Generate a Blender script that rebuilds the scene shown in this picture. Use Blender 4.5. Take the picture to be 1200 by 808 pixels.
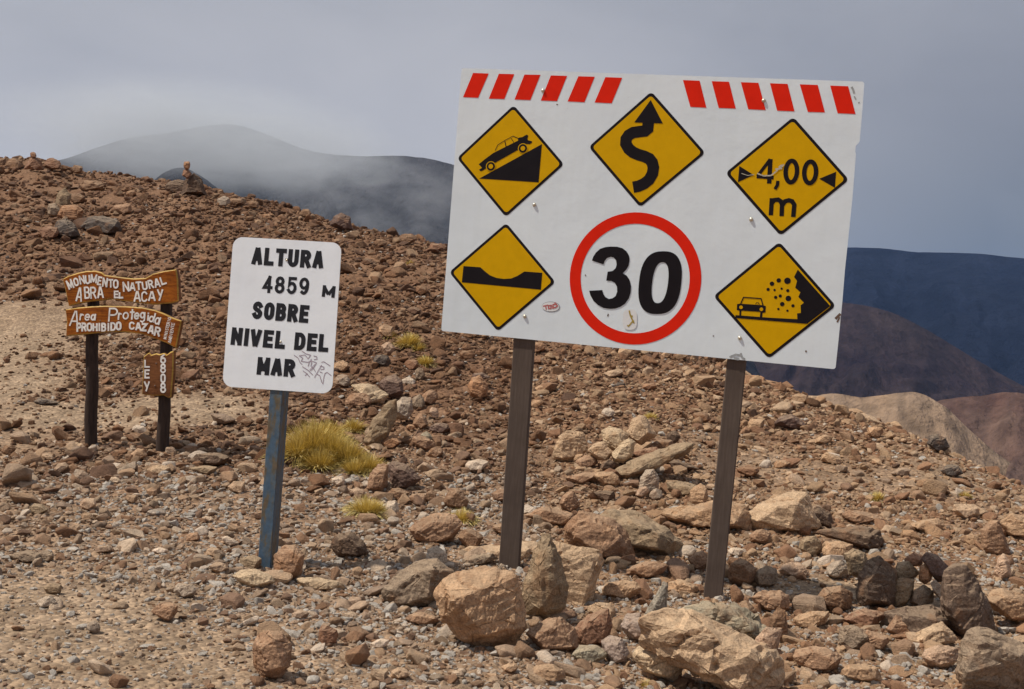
import bpy, bmesh, math, random
import numpy as np
from mathutils import Vector, Matrix, geometry, noise

for o in list(bpy.data.objects): bpy.data.objects.remove(o)
SC = bpy.context.scene
COL = SC.collection
rnd = random.Random(7)

# ------------------------------------------------------------------ camera
IW, IH, F = 1200.0, 808.0, 1250.0
CAM = Vector((0, 0, 1.6))
ROLL, PITCH = math.radians(2.5), math.radians(-0.6)
_r = Vector((math.cos(ROLL), 0, math.sin(ROLL)))
_u = Vector((-math.sin(ROLL), 0, math.cos(ROLL)))
_f = Vector((0, 1, 0))
_q = Matrix.Rotation(PITCH, 3, 'X')
CR, CU, CF = _q @ _r, _q @ _u, _q @ _f
cd = bpy.data.cameras.new('camera')
cam = bpy.data.objects.new('camera', cd); COL.objects.link(cam)
cam.matrix_world = Matrix(((CR.x, CU.x, -CF.x, 0), (CR.y, CU.y, -CF.y, 0), (CR.z, CU.z, -CF.z, 1.6), (0, 0, 0, 1)))
cd.sensor_width = 36; cd.lens = 36 * F / IW
cd.clip_start = 0.1; cd.clip_end = 120000
SC.camera = cam

def ray(x, y):
    return CR * ((x - IW/2)/F) + CU * ((IH/2 - y)/F) + CF
def proj(p):
    d = Vector(p) - CAM
    z = d.dot(CF)
    if z < 0.1: return (-9999, -9999, z)
    return (IW/2 + F*d.dot(CR)/z, IH/2 - F*d.dot(CU)/z, z)

# ------------------------------------------------------------------ world, sun, exposure
SUN = Vector((-0.50, -0.10, 0.86)).normalized()          # direction towards the sun
SUN_EL = math.asin(SUN.z)
w = bpy.data.worlds.new('World'); SC.world = w; w.use_nodes = True
nt = w.node_tree; N = nt.nodes; L = nt.links
bg = N['Background']; bg.inputs['Strength'].default_value = 1.0
sky = N.new('ShaderNodeTexSky'); sky.sky_type = 'NISHITA'; sky.sun_disc = False
sky.sun_elevation = SUN_EL; sky.sun_rotation = math.atan2(SUN.x, SUN.y); sky.altitude = 4800
skm = N.new('ShaderNodeMix'); skm.data_type = 'RGBA'; skm.blend_type = 'MULTIPLY'; skm.inputs[0].default_value = 1
L.new(sky.outputs[0], skm.inputs['A']); skm.inputs['B'].default_value = (.09, .09, .09, 1)
tc = N.new('ShaderNodeTexCoord')
sep = N.new('ShaderNodeSeparateXYZ'); L.new(tc.outputs['Generated'], sep.inputs[0])
def mathn(nt, op, a, b=None, c=None, clamp=False):
    n = nt.nodes.new('ShaderNodeMath'); n.operation = op; n.use_clamp = clamp
    for i, v in enumerate((a, b, c)):
        if v is None: continue
        if hasattr(v, 'is_linked') or hasattr(v, 'links'): nt.links.new(v, n.inputs[i])
        else: n.inputs[i].default_value = v
    return n.outputs[0]
def ramp(nt, fac, stops, interp='LINEAR'):
    n = nt.nodes.new('ShaderNodeValToRGB'); n.color_ramp.interpolation = interp
    while len(n.color_ramp.elements) < len(stops): n.color_ramp.elements.new(0.5)
    for e, (p, c) in zip(n.color_ramp.elements, stops):
        e.position = p; e.color = (*c, 1) if len(c) == 3 else c
    nt.links.new(fac, n.inputs[0]); return n.outputs[0]
def mix(nt, fac, a, b, blend='MIX'):
    n = nt.nodes.new('ShaderNodeMix'); n.data_type = 'RGBA'; n.blend_type = blend
    for s, v in ((n.inputs[0], fac), (n.inputs['A'], a), (n.inputs['B'], b)):
        if hasattr(v, 'is_linked') or hasattr(v, 'links'): nt.links.new(v, s)
        else: s.default_value = v if not isinstance(v, tuple) else ((*v, 1) if len(v) == 3 else v)
    return n.outputs['Result']
# cloud deck: paler overhead and to the left, a darker slate bank low to the right
elev = sep.outputs['Z']
base = ramp(nt, elev, [(0.0, (.49, .50, .525)), (.10, (.505, .51, .55)), (.33, (.42, .43, .475)), (.6, (.50, .53, .60)), (1, (.62, .66, .74))])
dark = ramp(nt, elev, [(0.0, (.17, .20, .245)), (.09, (.19, .22, .265)), (.22, (.275, .293, .345)), (.34, (.36, .375, .43)), (.6, (.50, .53, .60)), (1, (.62, .66, .74))])
side = mathn(nt, 'MULTIPLY_ADD', sep.outputs['X'], 2.1, 0.12, clamp=True)
sn = N.new('ShaderNodeTexNoise'); sn.inputs['Scale'].default_value = 3.0; sn.inputs['Detail'].default_value = 6; sn.inputs['Roughness'].default_value = .52; sn.inputs['Distortion'].default_value = .35
mp = N.new('ShaderNodeMapping'); mp.inputs['Scale'].default_value = (1, 1, 2.2); L.new(tc.outputs['Generated'], mp.inputs[0]); L.new(mp.outputs[0], sn.inputs['Vector'])
side2 = mathn(nt, 'ADD', side, mathn(nt, 'MULTIPLY_ADD', sn.outputs['Fac'], .5, -.25), clamp=True)
cl = mix(nt, side2, base, dark)
cl = mix(nt, 1.0, cl, ramp(nt, sn.outputs['Fac'], [(.32, (.86, .875, .89)), (.68, (1.10, 1.09, 1.07))]), 'MULTIPLY')
gap = mathn(nt, 'MULTIPLY', ramp(nt, elev, [(.45, (0, 0, 0)), (.75, (1, 1, 1))]), ramp(nt, sn.outputs['Fac'], [(.48, (0, 0, 0)), (.6, (1, 1, 1))]))
fin = mix(nt, gap, cl, skm.outputs['Result'])
L.new(fin, bg.inputs['Color'])
sl = bpy.data.lights.new('sun', 'SUN'); sl.energy = 4.5; sl.angle = math.radians(1.2); sl.color = (1, .94, .84)
so = bpy.data.objects.new('sun', sl); COL.objects.link(so)
so.rotation_euler = SUN.to_track_quat('Z', 'Y').to_euler(); so.location = (-20, 0, 40)
SC.view_settings.view_transform = 'Standard'; SC.view_settings.look = 'None'
SC.view_settings.exposure = 0.0; SC.view_settings.gamma = 1.0
SC.render.engine = 'CYCLES'
SC.cycles.volume_step_rate = 2.0
SC.cycles.max_bounces = 6; SC.cycles.volume_bounces = 1

# ------------------------------------------------------------------ helpers
def tag(o, label=None, cat=None, group=None, kind=None):
    if label: o['label'] = label
    if cat: o['category'] = cat
    if group: o['group'] = group
    if kind: o['kind'] = kind
    return o
def mesh_obj(name, verts, faces, mat, parent=None, smooth=False):
    me = bpy.data.meshes.new(name); me.from_pydata(verts, [], faces); me.update()
    if smooth:
        me.polygons.foreach_set('use_smooth', [True]*len(me.polygons))
    o = bpy.data.objects.new(name, me); COL.objects.link(o)
    if mat:
        for m in (mat if isinstance(mat, (list, tuple)) else [mat]): me.materials.append(m)
    if parent: o.parent = parent
    return o
def np_mesh(name, V, Q):
    me = bpy.data.meshes.new(name)
    me.vertices.add(len(V)); me.vertices.foreach_set('co', V.astype(np.float32).ravel())
    n = Q.shape[1]
    me.loops.add(Q.size); me.loops.foreach_set('vertex_index', Q.astype(np.int32).ravel())
    me.polygons.add(len(Q)); me.polygons.foreach_set('loop_start', np.arange(0, Q.size, n, dtype=np.int32))
    try: me.polygons.foreach_set('loop_total', np.full(len(Q), n, dtype=np.int32))
    except Exception: pass
    me.update(calc_edges=True)
    return me
def new_mat(name, rough=.8, spec=.3):
    m = bpy.data.materials.new(name); m.use_nodes = True
    b = m.node_tree.nodes['Principled BSDF']
    b.inputs['Roughness'].default_value = rough; b.inputs['Specular IOR Level'].default_value = spec
    return m, m.node_tree, b
def noise_n(nt, scale, detail=4, rough=.55, vec=None, dist=0):
    n = nt.nodes.new('ShaderNodeTexNoise'); n.inputs['Scale'].default_value = scale
    n.inputs['Detail'].default_value = detail; n.inputs['Roughness'].default_value = rough; n.inputs['Distortion'].default_value = dist
    if vec is not None: nt.links.new(vec, n.inputs['Vector'])
    return n.outputs['Fac']
def bump(nt, b, h, strength, dist):
    n = nt.nodes.new('ShaderNodeBump'); n.inputs['Strength'].default_value = strength; n.inputs['Distance'].default_value = dist
    nt.links.new(h, n.inputs['Height']); nt.links.new(n.outputs[0], b.inputs['Normal'])
def objco(nt):
    return nt.nodes.new('ShaderNodeTexCoord').outputs['Object']
def mapping(nt, vec, scale):
    n = nt.nodes.new('ShaderNodeMapping'); n.inputs['Scale'].default_value = scale; nt.links.new(vec, n.inputs[0]); return n.outputs[0]

# ------------------------------------------------------------------ terrain function
def _h(ix, iy, s):
    v = np.sin(ix*127.1 + iy*311.7 + s*74.7)*43758.5453
    return v - np.floor(v)
def vnoise(x, y, s=0):
    ix, iy = np.floor(x), np.floor(y); fx, fy = x-ix, y-iy
    fx = fx*fx*(3-2*fx); fy = fy*fy*(3-2*fy)
    a, b, c, d = _h(ix, iy, s), _h(ix+1, iy, s), _h(ix, iy+1, s), _h(ix+1, iy+1, s)
    return (a+(b-a)*fx)*(1-fy) + (c+(d-c)*fx)*fy - .5
def fbm(x, y, s=0, oct=4):
    t, a = 0, 1.0
    for i in range(oct):
        t = t + a*vnoise(x*2**i+i*13.3, y*2**i-i*7.7, s+i); a *= .5
    return t
CREST = [(-500, 150, 46), (-150, 182, 42), (0, 190, 40), (40, 192, 38), (100, 203, 36), (150, 213, 34), (220, 226, 30), (330, 249, 27), (400, 268, 25), (520, 295, 22),
         (700, 360, 18.5), (800, 397, 17), (880, 447, 16), (940, 468, 15.2), (1000, 490, 14.5), (1100, 531, 13), (1200, 578, 12), (1350, 640, 10.8), (1600, 740, 9.6), (1900, 830, 8.8)]
_ph, _D, _S = [], [], []
for x, y, D in CREST:
    d = ray(x, y); hl = math.hypot(d.x, d.y)
    _ph.append(math.atan2(d.x, d.y)); _D.append(D); _S.append(d.z/hl)
_ph, _D, _S = map(np.array, (_ph, _D, _S))
R0 = 6.0
def sandw(x, y):
    """how bare and sandy the track is at a world point (0 stones .. 1 sand)"""
    def blob(cx, cy, rx, ry, a=0):
        c, s = math.cos(a), math.sin(a); u = (x-cx)*c+(y-cy)*s; v = -(x-cx)*s+(y-cy)*c
        d = np.sqrt((u/rx)**2+(v/ry)**2); return np.clip(1.6-d*1.1, 0, 1)
    n = fbm(x*.9, y*.9, 5, 3)*.5
    b = np.maximum.reduce([blob(-7.2, 11.0, 2.5, 5.2, .1), blob(-3.1, 4.75, 2.35, 1.3, .12), blob(-3.9, 10.8, 1.5, .7, .1), blob(-7.0, 5.5, 3.2, 3.5), blob(1.85, 5.0, .33, .22), blob(2.6, 7.1, .8, .25), blob(3.9, 10.2, 2.6, .9)*.45])
    return np.clip(b*1.15+n*np.where(b > .02, 1, 0), 0, 1)
def terrain(x, y):
    x = np.asarray(x, float); y = np.asarray(y, float)
    r = np.hypot(x, y); phi = np.arctan2(x, y)
    ph = np.clip(phi, _ph[0], _ph[-1])
    D = np.interp(ph, _ph, _D); S = np.interp(ph, _ph, _S)
    z0 = -.048*np.clip(x, -3, 3)*np.clip(1.5-r/40, 0, 1)
    zD = 1.6 + S*D
    Ls = D-R0; t = np.clip((r-R0)/Ls, 0, 1)
    z = (2*t**3-3*t**2+1)*z0 + (-2*t**3+3*t**2)*zD + (t**3-t**2)*Ls*(S)
    q = np.maximum(r-D, 0); sm = -.46; k = .035; q1 = (S-sm)/k
    fall = np.where(q < q1, S*q-.5*k*q*q, S*q1-.5*k*q1*q1+sm*(q-q1))
    z = z + fall
    # bumps
    amp = .02 + np.clip((r-7)*.011, 0, .26)
    sw = sandw(x, y)
    z = z + amp*fbm(x*.45, y*.45, 1, 4)*1.4*(1-.7*sw*(r < 16)) + (.028 + .05*np.clip((r-8)/12, 0, 1))*fbm(x*2.6, y*2.6, 9, 3)*(1-.8*sw)
    # behind the viewer the pass stays level
    wb = np.clip((np.abs(phi)-1.15)/.9, 0, 1); wb = wb*wb*(3-2*wb)
    zb = z0 + .06*fbm(x*.3, y*.3, 3, 4) + np.where(r > 60, -(r-60)*.12, 0)
    z = z*(1-wb) + zb*wb
    far = -260 + 60*fbm(x/900, y/900, 4, 5)
    return np.maximum(z, np.where(r > 150, far, -1e9))
def tz(x, y): return float(terrain(x, y))
def ground_hit(px, py, t0=3.0, t1=90):
    d = ray(px, py); ts = np.geomspace(t0, t1, 900)
    X, Y, Z = CAM.x+d.x*ts, CAM.y+d.y*ts, CAM.z+d.z*ts
    below = Z < terrain(X, Y)
    i = int(np.argmax(below))
    if not below.any():
        return None
    a, b = (ts[i-1] if i else ts[0]), ts[i]
    for _ in range(14):
        m = (a+b)/2; p = CAM+d*m
        if p.z < tz(p.x, p.y): b = m
        else: a = m
    return CAM+d*b

# ------------------------------------------------------------------ ground sheet
def build_ground():
    ph = np.concatenate([np.linspace(-math.pi, -.62, 60)[:-1], np.linspace(-.62, .62, 620), np.linspace(.62, math.pi, 60)[1:-1]])
    r = np.concatenate([[0.3, 1.2, 2.0, 2.8], np.geomspace(3.4, 60, 330), np.geomspace(66, 14000, 60)])
    P, R = np.meshgrid(ph, r, indexing='xy')
    X, Y = R*np.sin(P), R*np.cos(P); Z = terrain(X, Y)
    # fine grit
    near = np.clip(1-R/45, 0, 1)
    Z = Z + near*(.009+.0018*np.clip(R-6, 0, 30))*fbm(X*9, Y*9, 21, 2)*1.5*(1-.6*sandw(X, Y))
    V = np.stack([X, Y, Z], -1).reshape(-1, 3)
    n = len(ph); m = len(r)
    i = np.arange(m-1)[:, None]*n; j = np.arange(n)[None, :]; j2 = (j+1) % n
    Q = np.stack([i+j, i+j2, i+n+j2, i+n+j], -1).reshape(-1, 4)
    V = np.vstack([V, [[0, 0, tz(0, 0)]]]); c = len(V)-1
    me = np_mesh('ground', V, Q)
    # centre cap
    bm = bmesh.new(); bm.from_mesh(me); bm.verts.ensure_lookup_table()
    for k in range(n):
        bm.faces.new((bm.verts[c], bm.verts[(k+1) % n], bm.verts[k]))
    bmesh.ops.recalc_face_normals(bm, faces=bm.faces)
    bm.to_mesh(me); bm.free()
    if me.polygons[1000].normal.z < 0: me.flip_normals()
    af = me.attributes.new('verge', 'FLOAT', 'POINT')
    a = me.attributes.new('sand', 'FLOAT', 'POINT')
    co = np.empty(len(me.vertices)*3, np.float32); me.vertices.foreach_get('co', co); co = co.reshape(-1, 3)
    a.data.foreach_set('value', sandw(co[:, 0].astype(float), co[:, 1].astype(float)).astype(np.float32))
    rr_ = np.hypot(co[:, 0], co[:, 1]); af.data.foreach_set('value', np.clip((11.5-rr_)/5, 0, 1).astype(np.float32))
    me.polygons.foreach_set('use_smooth', [True]*len(me.polygons))
    o = bpy.data.objects.new('ground', me); COL.objects.link(o)
    m_, t, b = new_mat('stony soil', .95, .15)
    oc = objco(t)
    att = t.nodes.new('ShaderNodeAttribute'); att.attribute_name = 'sand'
    big = noise_n(t, .35, 5, .6, oc)
    mid = noise_n(t, 4, 5, .65, oc)
    fine = noise_n(t, 45, 4, .7, oc)
    soil = ramp(t, big, [(.3, (.16, .088, .05)), (.55, (.21, .122, .072)), (.75, (.25, .155, .096))])
    sand = ramp(t, mid, [(.3, (.28, .20, .13)), (.7, (.36, .265, .18))])
    atv = t.nodes.new('ShaderNodeAttribute'); atv.attribute_name = 'verge'
    soil = mix(t, mathn(t, 'MULTIPLY', atv.outputs['Fac'], .85), soil, ramp(t, big, [(.3, (.29, .19, .12)), (.7, (.36, .25, .165))]))
    c0 = mix(t, att.outputs['Fac'], soil, sand)
    c1 = mix(t, 1.0, c0, ramp(t, mid, [(.25, (.72, .70, .68)), (.75, (1.15, 1.12, 1.1))]), 'MULTIPLY')
    vo = t.nodes.new('ShaderNodeTexVoronoi'); vo.inputs['Scale'].default_value = 32; t.links.new(oc, vo.inputs['Vector'])
    vsep = t.nodes.new('ShaderNodeSeparateColor'); t.links.new(vo.outputs['Color'], vsep.inputs[0])
    c2 = mix(t, 1.0, c1, ramp(t, vsep.outputs[0], [(.0, (.72, .7, .7)), (.6, (1, 1, 1)), (1, (1.4, 1.38, 1.35))]), 'MULTIPLY')
    c3 = mix(t, 1.0, c2, ramp(t, fine, [(.3, (.75, .74, .73)), (.7, (1.2, 1.2, 1.2))]), 'MULTIPLY')
    t.links.new(c3, b.inputs['Base Color'])
    hsum = mathn(t, 'ADD', mathn(t, 'MULTIPLY', fine, .6), mathn(t, 'MULTIPLY', vo.outputs['Distance'], -1.0))
    bump(t, b, hsum, .8, .02)
    me.materials.append(m_)
    tag(o, kind='structure')
    return o
build_ground()

# ------------------------------------------------------------------ far hills
def hill_mat(name, c_lo, c_hi, scale, streak=None):
    m, t, b = new_mat(name, 1, .05)
    oc = objco(t)
    n1 = noise_n(t, scale, 7, .62, oc)
    n2 = noise_n(t, scale*6, 6, .65, mapping(t, oc, (1, 1, .35)))
    c = mix(t, ramp(t, n1, [(.35, (0, 0, 0)), (.65, (1, 1, 1))]), c_lo, c_hi)
    c = mix(t, 1.0, c, ramp(t, n2, [(.3, (.62, .62, .62)), (.7, (1.35, 1.35, 1.35))]), 'MULTIPLY')
    sa = t.nodes.new('ShaderNodeAttribute'); sa.attribute_name = 'scree'
    c = mix(t, 1.0, c, ramp(t, sa.outputs['Fac'], [(.2, (.68, .69, .71)), (.55, (1, 1, 1)), (.85, (1.32, 1.28, 1.22))]), 'MULTIPLY')
    t.links.new(c, b.inputs['Base Color'])
    bump(t, b, n2, .9, .12/scale)
    return m
def ridge(name, pts, D, W, base_z, mat, seed, rough=1.0, back=1.2, sharp=1.0, nv=110, nu=340):
    ph, cz = [], []
    for x, y in pts:
        d = ray(x, y); hl = math.hypot(d.x, d.y); ph.append(math.atan2(d.x, d.y)); cz.append(1.6+d.z/hl*D)
    u = np.linspace(ph[0], ph[-1], nu)
    # smooth interpolation of the crest
    C = np.interp(u, ph, cz); k = np.exp(-np.linspace(-2, 2, 13)**2); k /= k.sum()
    C = np.convolve(np.pad(C, 6, mode='edge'), k, 'valid')
    v = np.linspace(-1, back, nv)
    U, Vv = np.meshgrid(u, v, indexing='xy')
    R = D + Vv*W
    prof = np.where(Vv < 0, (1-np.abs(Vv))**sharp, np.clip(1-np.abs(Vv)/back, 0, 1)**1.2)
    X, Y = R*np.sin(U), R*np.cos(U)
    s = 3.2/W
    n = fbm(X*s, Y*s, seed, 6)
    rid = 1-2*np.abs(fbm(U*D*s*2.2+n*1.3, Vv*1.1, seed+3, 5))
    hgt = C[None, :]-base_z
    Z = base_z + hgt*prof*(1+0*n) + rough*(n*.16+(rid-.6)*.13)*hgt*np.clip(np.abs(Vv)*2.6, 0.05, 1)*np.clip((1-np.abs(Vv)/np.where(Vv < 0, 1, back))*3, 0, 1)
    P = np.stack([X, Y, Z], -1).reshape(-1, 3)
    i = np.arange(nv-1)[:, None]*nu; j = np.arange(nu-1)[None, :]
    Q = np.stack([i+j, i+j+1, i+nu+j+1, i+nu+j], -1).reshape(-1, 4)
    me = np_mesh(name, P, Q)
    stk = fbm(U*D/W*26+n*1.5, Vv*2.2, seed+9, 5)*.5+.5
    sa = me.attributes.new('scree', 'FLOAT', 'POINT'); sa.data.foreach_set('value', stk.astype(np.float32).ravel())
    if me.polygons[nu*20].normal.z < 0: me.flip_normals()
    me.polygons.foreach_set('use_smooth', [True]*len(me.polygons))
    o = bpy.data.objects.new(name, me); COL.objects.link(o); me.materials.append(mat)
    tag(o, kind='structure'); return o
M_dark = hill_mat('cloud-shaded volcanic slopes', (.008, .012, .026), (.012, .016, .030), .0012)  # dark rock, with the cloud shadow over the range put into its base colour
M_left = hill_mat('misty mountain slopes', (.024, .026, .030), (.042, .038, .040), .0016)
M_mid = hill_mat('purple brown slopes', (.030, .020, .024), (.046, .032, .030), .0035)
M_tan = hill_mat('tan ash slopes', (.23, .155, .10), (.33, .23, .155), .008)
M_red = hill_mat('red scree slopes', (.085, .048, .040), (.135, .088, .068), .008)
ridge('mountain', [(-500, 260), (-200, 215), (0, 195), (75, 186), (110, 172), (150, 159), (190, 155), (235, 145), (262, 142), (285, 145), (320, 158), (350, 170), (375, 177), (420, 180), (475, 179), (505, 183), (540, 192), (620, 230), (720, 290), (850, 360), (930, 450), (1000, 545), (1060, 610)], 3200, 1500, -330, M_left, 11, rough=.8)
ridge('hill', [(120, 262), (165, 222), (190, 200), (207, 192), (222, 193), (250, 214), (285, 242), (330, 275), (400, 320)], 2450, 620, -300, M_left, 15, rough=.8, nv=60, nu=160)
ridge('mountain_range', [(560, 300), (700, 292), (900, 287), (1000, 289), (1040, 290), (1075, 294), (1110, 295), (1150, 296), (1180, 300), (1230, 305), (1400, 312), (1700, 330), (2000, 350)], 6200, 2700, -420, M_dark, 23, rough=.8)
ridge('purple_hill', [(480, 590), (580, 500), (700, 400), (850, 356), (940, 350), (985, 352), (1020, 357), (1050, 366), (1085, 384), (1120, 405), (1160, 430), (1200, 452), (1300, 500), (1450, 560)], 3300, 1150, -380, M_mid, 31, rough=.8, sharp=.9)
ridge('tan_hill', [(740, 640), (820, 540), (900, 476), (940, 464), (965, 459), (985, 458), (1010, 463), (1030, 461), (1052, 458), (1070, 457), (1085, 461), (1110, 476), (1140, 505), (1170, 530), (1230, 570), (1300, 620)], 1250, 420, -330, M_tan, 41, rough=1.0, sharp=.85, nv=90)
ridge('red_hill', [(960, 640), (1010, 560), (1040, 520), (1075, 478), (1100, 467), (1125, 463), (1150, 461), (1175, 456), (1190, 457), (1230, 466), (1330, 480), (1500, 520), (1700, 560)], 1420, 480, -330, M_red, 47, rough=1.0, sharp=.85, nv=90)

# ------------------------------------------------------------------ rocks
def rock_material(name, instanced):
    m, t, b = new_mat(name, .88, .25)
    oc = objco(t)
    if instanced:
        a = t.nodes.new('ShaderNodeAttribute'); a.attribute_type = 'INSTANCER'; a.attribute_name = 'tint'; col = a.outputs['Color']; vec = oc; sc = 1.6
    else:
        a = t.nodes.new('ShaderNodeObjectInfo'); col = a.outputs['Color']; vec = oc; sc = 9.0
        ad = t.nodes.new('ShaderNodeVectorMath'); ad.operation = 'ADD'
        cb = t.nodes.new('ShaderNodeCombineXYZ'); rr = mathn(t, 'MULTIPLY', a.outputs['Random'], 40)
        t.links.new(rr, cb.inputs[0]); t.links.new(rr, cb.inputs[2]); t.links.new(oc, ad.inputs[0]); t.links.new(cb.outputs[0], ad.inputs[1]); vec = ad.outputs[0]
    n1 = noise_n(t, sc, 6, .65, vec, .4)
    n2 = noise_n(t, sc*6, 5, .7, vec)
    c = mix(t, 1.0, col, ramp(t, n1, [(.28, (.62, .58, .56)), (.5, (1, 1, 1)), (.74, (1.28, 1.22, 1.15))]), 'MULTIPLY')
    c = mix(t, 1.0, c, ramp(t, n2, [(.3, (.78, .77, .76)), (.7, (1.17, 1.17, 1.17))]), 'MULTIPLY')
    if not instanced:
        st = noise_n(t, 2.2, 4, .6, mapping(t, vec, (1.2, 1.2, 14)))
        c = mix(t, 1.0, c, ramp(t, st, [(.35, (.86, .82, .80)), (.65, (1.12, 1.12, 1.12))]), 'MULTIPLY')
        sp = noise_n(t, 90, 3, .7, vec)
        c = mix(t, 1.0, c, ramp(t, sp, [(.32, (.62, .60, .58)), (.5, (1, 1, 1)), (.68, (1.3, 1.3, 1.28))]), 'MULTIPLY')
        geo = t.nodes.new('ShaderNodeNewGeometry'); sz = t.nodes.new('ShaderNodeSeparateXYZ'); t.links.new(geo.outputs['Normal'], sz.inputs[0])
        dust = mathn(t, 'MULTIPLY', ramp(t, mathn(t, 'ADD', sz.outputs['Z'], mathn(t, 'MULTIPLY_ADD', n2, .5, -.25)), [(.55, (0, 0, 0)), (.9, (1, 1, 1))]), .35)
        c = mix(t, dust, c, (.42, .30, .19))
        rust = noise_n(t, 5, 4, .6, vec)
        c = mix(t, mathn(t, 'MULTIPLY', ramp(t, rust, [(.56, (0, 0, 0)), (.7, (1, 1, 1))]), .45), c, (.26, .12, .05))
        vc = t.nodes.new('ShaderNodeTexVoronoi'); vc.feature = 'DISTANCE_TO_EDGE'; vc.inputs['Scale'].default_value = 3.2; t.links.new(mapping(t, vec, (1, 1, 2.2)), vc.inputs['Vector'])
        crk = ramp(t, vc.outputs['Distance'], [(0, (0, 0, 0)), (.022, (1, 1, 1))])
        crk = mathn(t, 'MAXIMUM', crk, ramp(t, n1, [(.52, (1, 1, 1)), (.60, (0, 0, 0))]))
        c = mix(t, 1.0, c, ramp(t, crk, [(0, (.72, .69, .67)), (1, (1, 1, 1))]), 'MULTIPLY')
        h = mathn(t, 'ADD', mathn(t, 'MULTIPLY', n2, .7), mathn(t, 'MULTIPLY', st, .6))
        h = mathn(t, 'ADD', h, mathn(t, 'MULTIPLY', sp, .25)); h = mathn(t, 'ADD', h, mathn(t, 'MULTIPLY', crk, .5))
        bump(t, b, h, .9, .016)
    else:
        bump(t, b, n2, .6, .1)
    t.links.new(c, b.inputs['Base Color'])
    return m
M_rock = rock_material('rock', False)
M_stone = rock_material('loose stone', True)
# instanced variants: angular hulls
def hull_mesh(name, pts, mat, sub=0, amp=0.0, fs=1.0, seed=0, bevel=0.0):
    bm = bmesh.new()
    for p in pts: bm.verts.new(p)
    r = bmesh.ops.convex_hull(bm, input=bm.verts)
    bmesh.ops.delete(bm, geom=[g for g in set(r['geom_interior']+r['geom_unused']) if isinstance(g, bmesh.types.BMVert)], context='VERTS')
    bmesh.ops.dissolve_limit(bm, angle_limit=math.radians(9), verts=bm.verts, edges=bm.edges)
    if bevel > 0:
        bmesh.ops.bevel(bm, geom=list(bm.edges), offset=bevel, segments=1, profile=.6, affect='EDGES', clamp_overlap=True)
    bmesh.ops.triangulate(bm, faces=bm.faces)
    if sub:
        for it in range(7):
            lim = {2: .42, 3: .27, 4: .19}[sub]/fs
            es = [e for e in bm.edges if e.calc_length() > lim]
            if not es: break
            bmesh.ops.subdivide_edges(bm, edges=es, cuts=1, use_grid_fill=False)
            bmesh.ops.triangulate(bm, faces=[f for f in bm.faces if len(f.verts) > 3])
        bm.normal_update()
        off = Vector((seed*3.7, seed*1.3, seed*.7)); rn = random.Random(seed)
        ax = Vector((rn.uniform(-.5, .5), rn.uniform(-.3, .3), 1)).normalized()
        for v in bm.verts:
            q = v.co*fs+off
            d = noise.fractal(q, .7, 2.1, 6)*amp
            lt = ax.dot(v.co)*fs*2.6+noise.noise(q*.8)*1.1
            d += (lt-math.floor(lt))*amp*.8
            ck = abs(noise.noise(q*.75+Vector((9, 3, 1))))
            if ck < .05: d -= amp*1.3*(1-ck/.05)
            v.co += v.normal*d
    bmesh.ops.recalc_face_normals(bm, faces=bm.faces)
    me = bpy.data.meshes.new(name); bm.to_mesh(me); bm.free(); me.materials.append(mat)
    return me
VAR = bpy.data.collections.new('stone_variants')
def rand_hull_pts(rn, n, flat=1.0):
    P = []
    for _ in range(n):
        v = Vector((rn.gauss(0, 1), rn.gauss(0, 1), rn.gauss(0, 1))).normalized()
        v = v*rn.uniform(.82, 1.08)
        P.append(Vector((v.x, v.y*.8, v.z*.62*flat)))
    return P
for i in range(14):
    rn = random.Random(100+i)
    me = hull_mesh('stone', rand_hull_pts(rn, rn.randint(13, 20), rn.choice((.7, 1, 1.25))), M_stone, bevel=.09)
    VAR.objects.link(bpy.data.objects.new('stone', me))

PAL = {  # albedo palettes
 'hill': [(.25, .145, .085), (.30, .18, .11), (.21, .125, .075), (.34, .22, .14), (.165, .105, .075), (.27, .165, .11), (.40, .29, .20)],
 'fore': [(.38, .27, .18), (.33, .225, .15), (.45, .34, .24), (.28, .175, .11), (.51, .42, .325), (.37, .285, .205), (.33, .255, .195), (.25, .165, .115), (.58, .51, .43), (.42, .32, .235)],
 'right': [(.40, .275, .18), (.34, .215, .14), (.46, .34, .235), (.28, .17, .11), (.41, .30, .205), (.52, .41, .305)],
}
for _k in PAL: _m = dict(fore=(1.06, .96, .87), right=(1.05, .92, .79), hill=(.84, .73, .63))[_k]; PAL[_k] = [(c[0]*_m[0], c[1]*_m[1], c[2]*_m[2]) for c in PAL[_k]]
def zone(px, py):
    """which stone colours lie where on the slope"""
    f = min(max((py-470)/120, 0), 1)
    if px > 620 + (py-500)*.25 and rnd.random() < .75: return 'right' if (py > 430 or rnd.random() < .5) else 'hill'
    return 'fore' if rnd.random() < f else 'hill'
def pickcol(z):
    c = rnd.choice(PAL[z]); k = rnd.uniform(.8, 1.18)
    return (c[0]*k, c[1]*k, c[2]*k)

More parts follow.
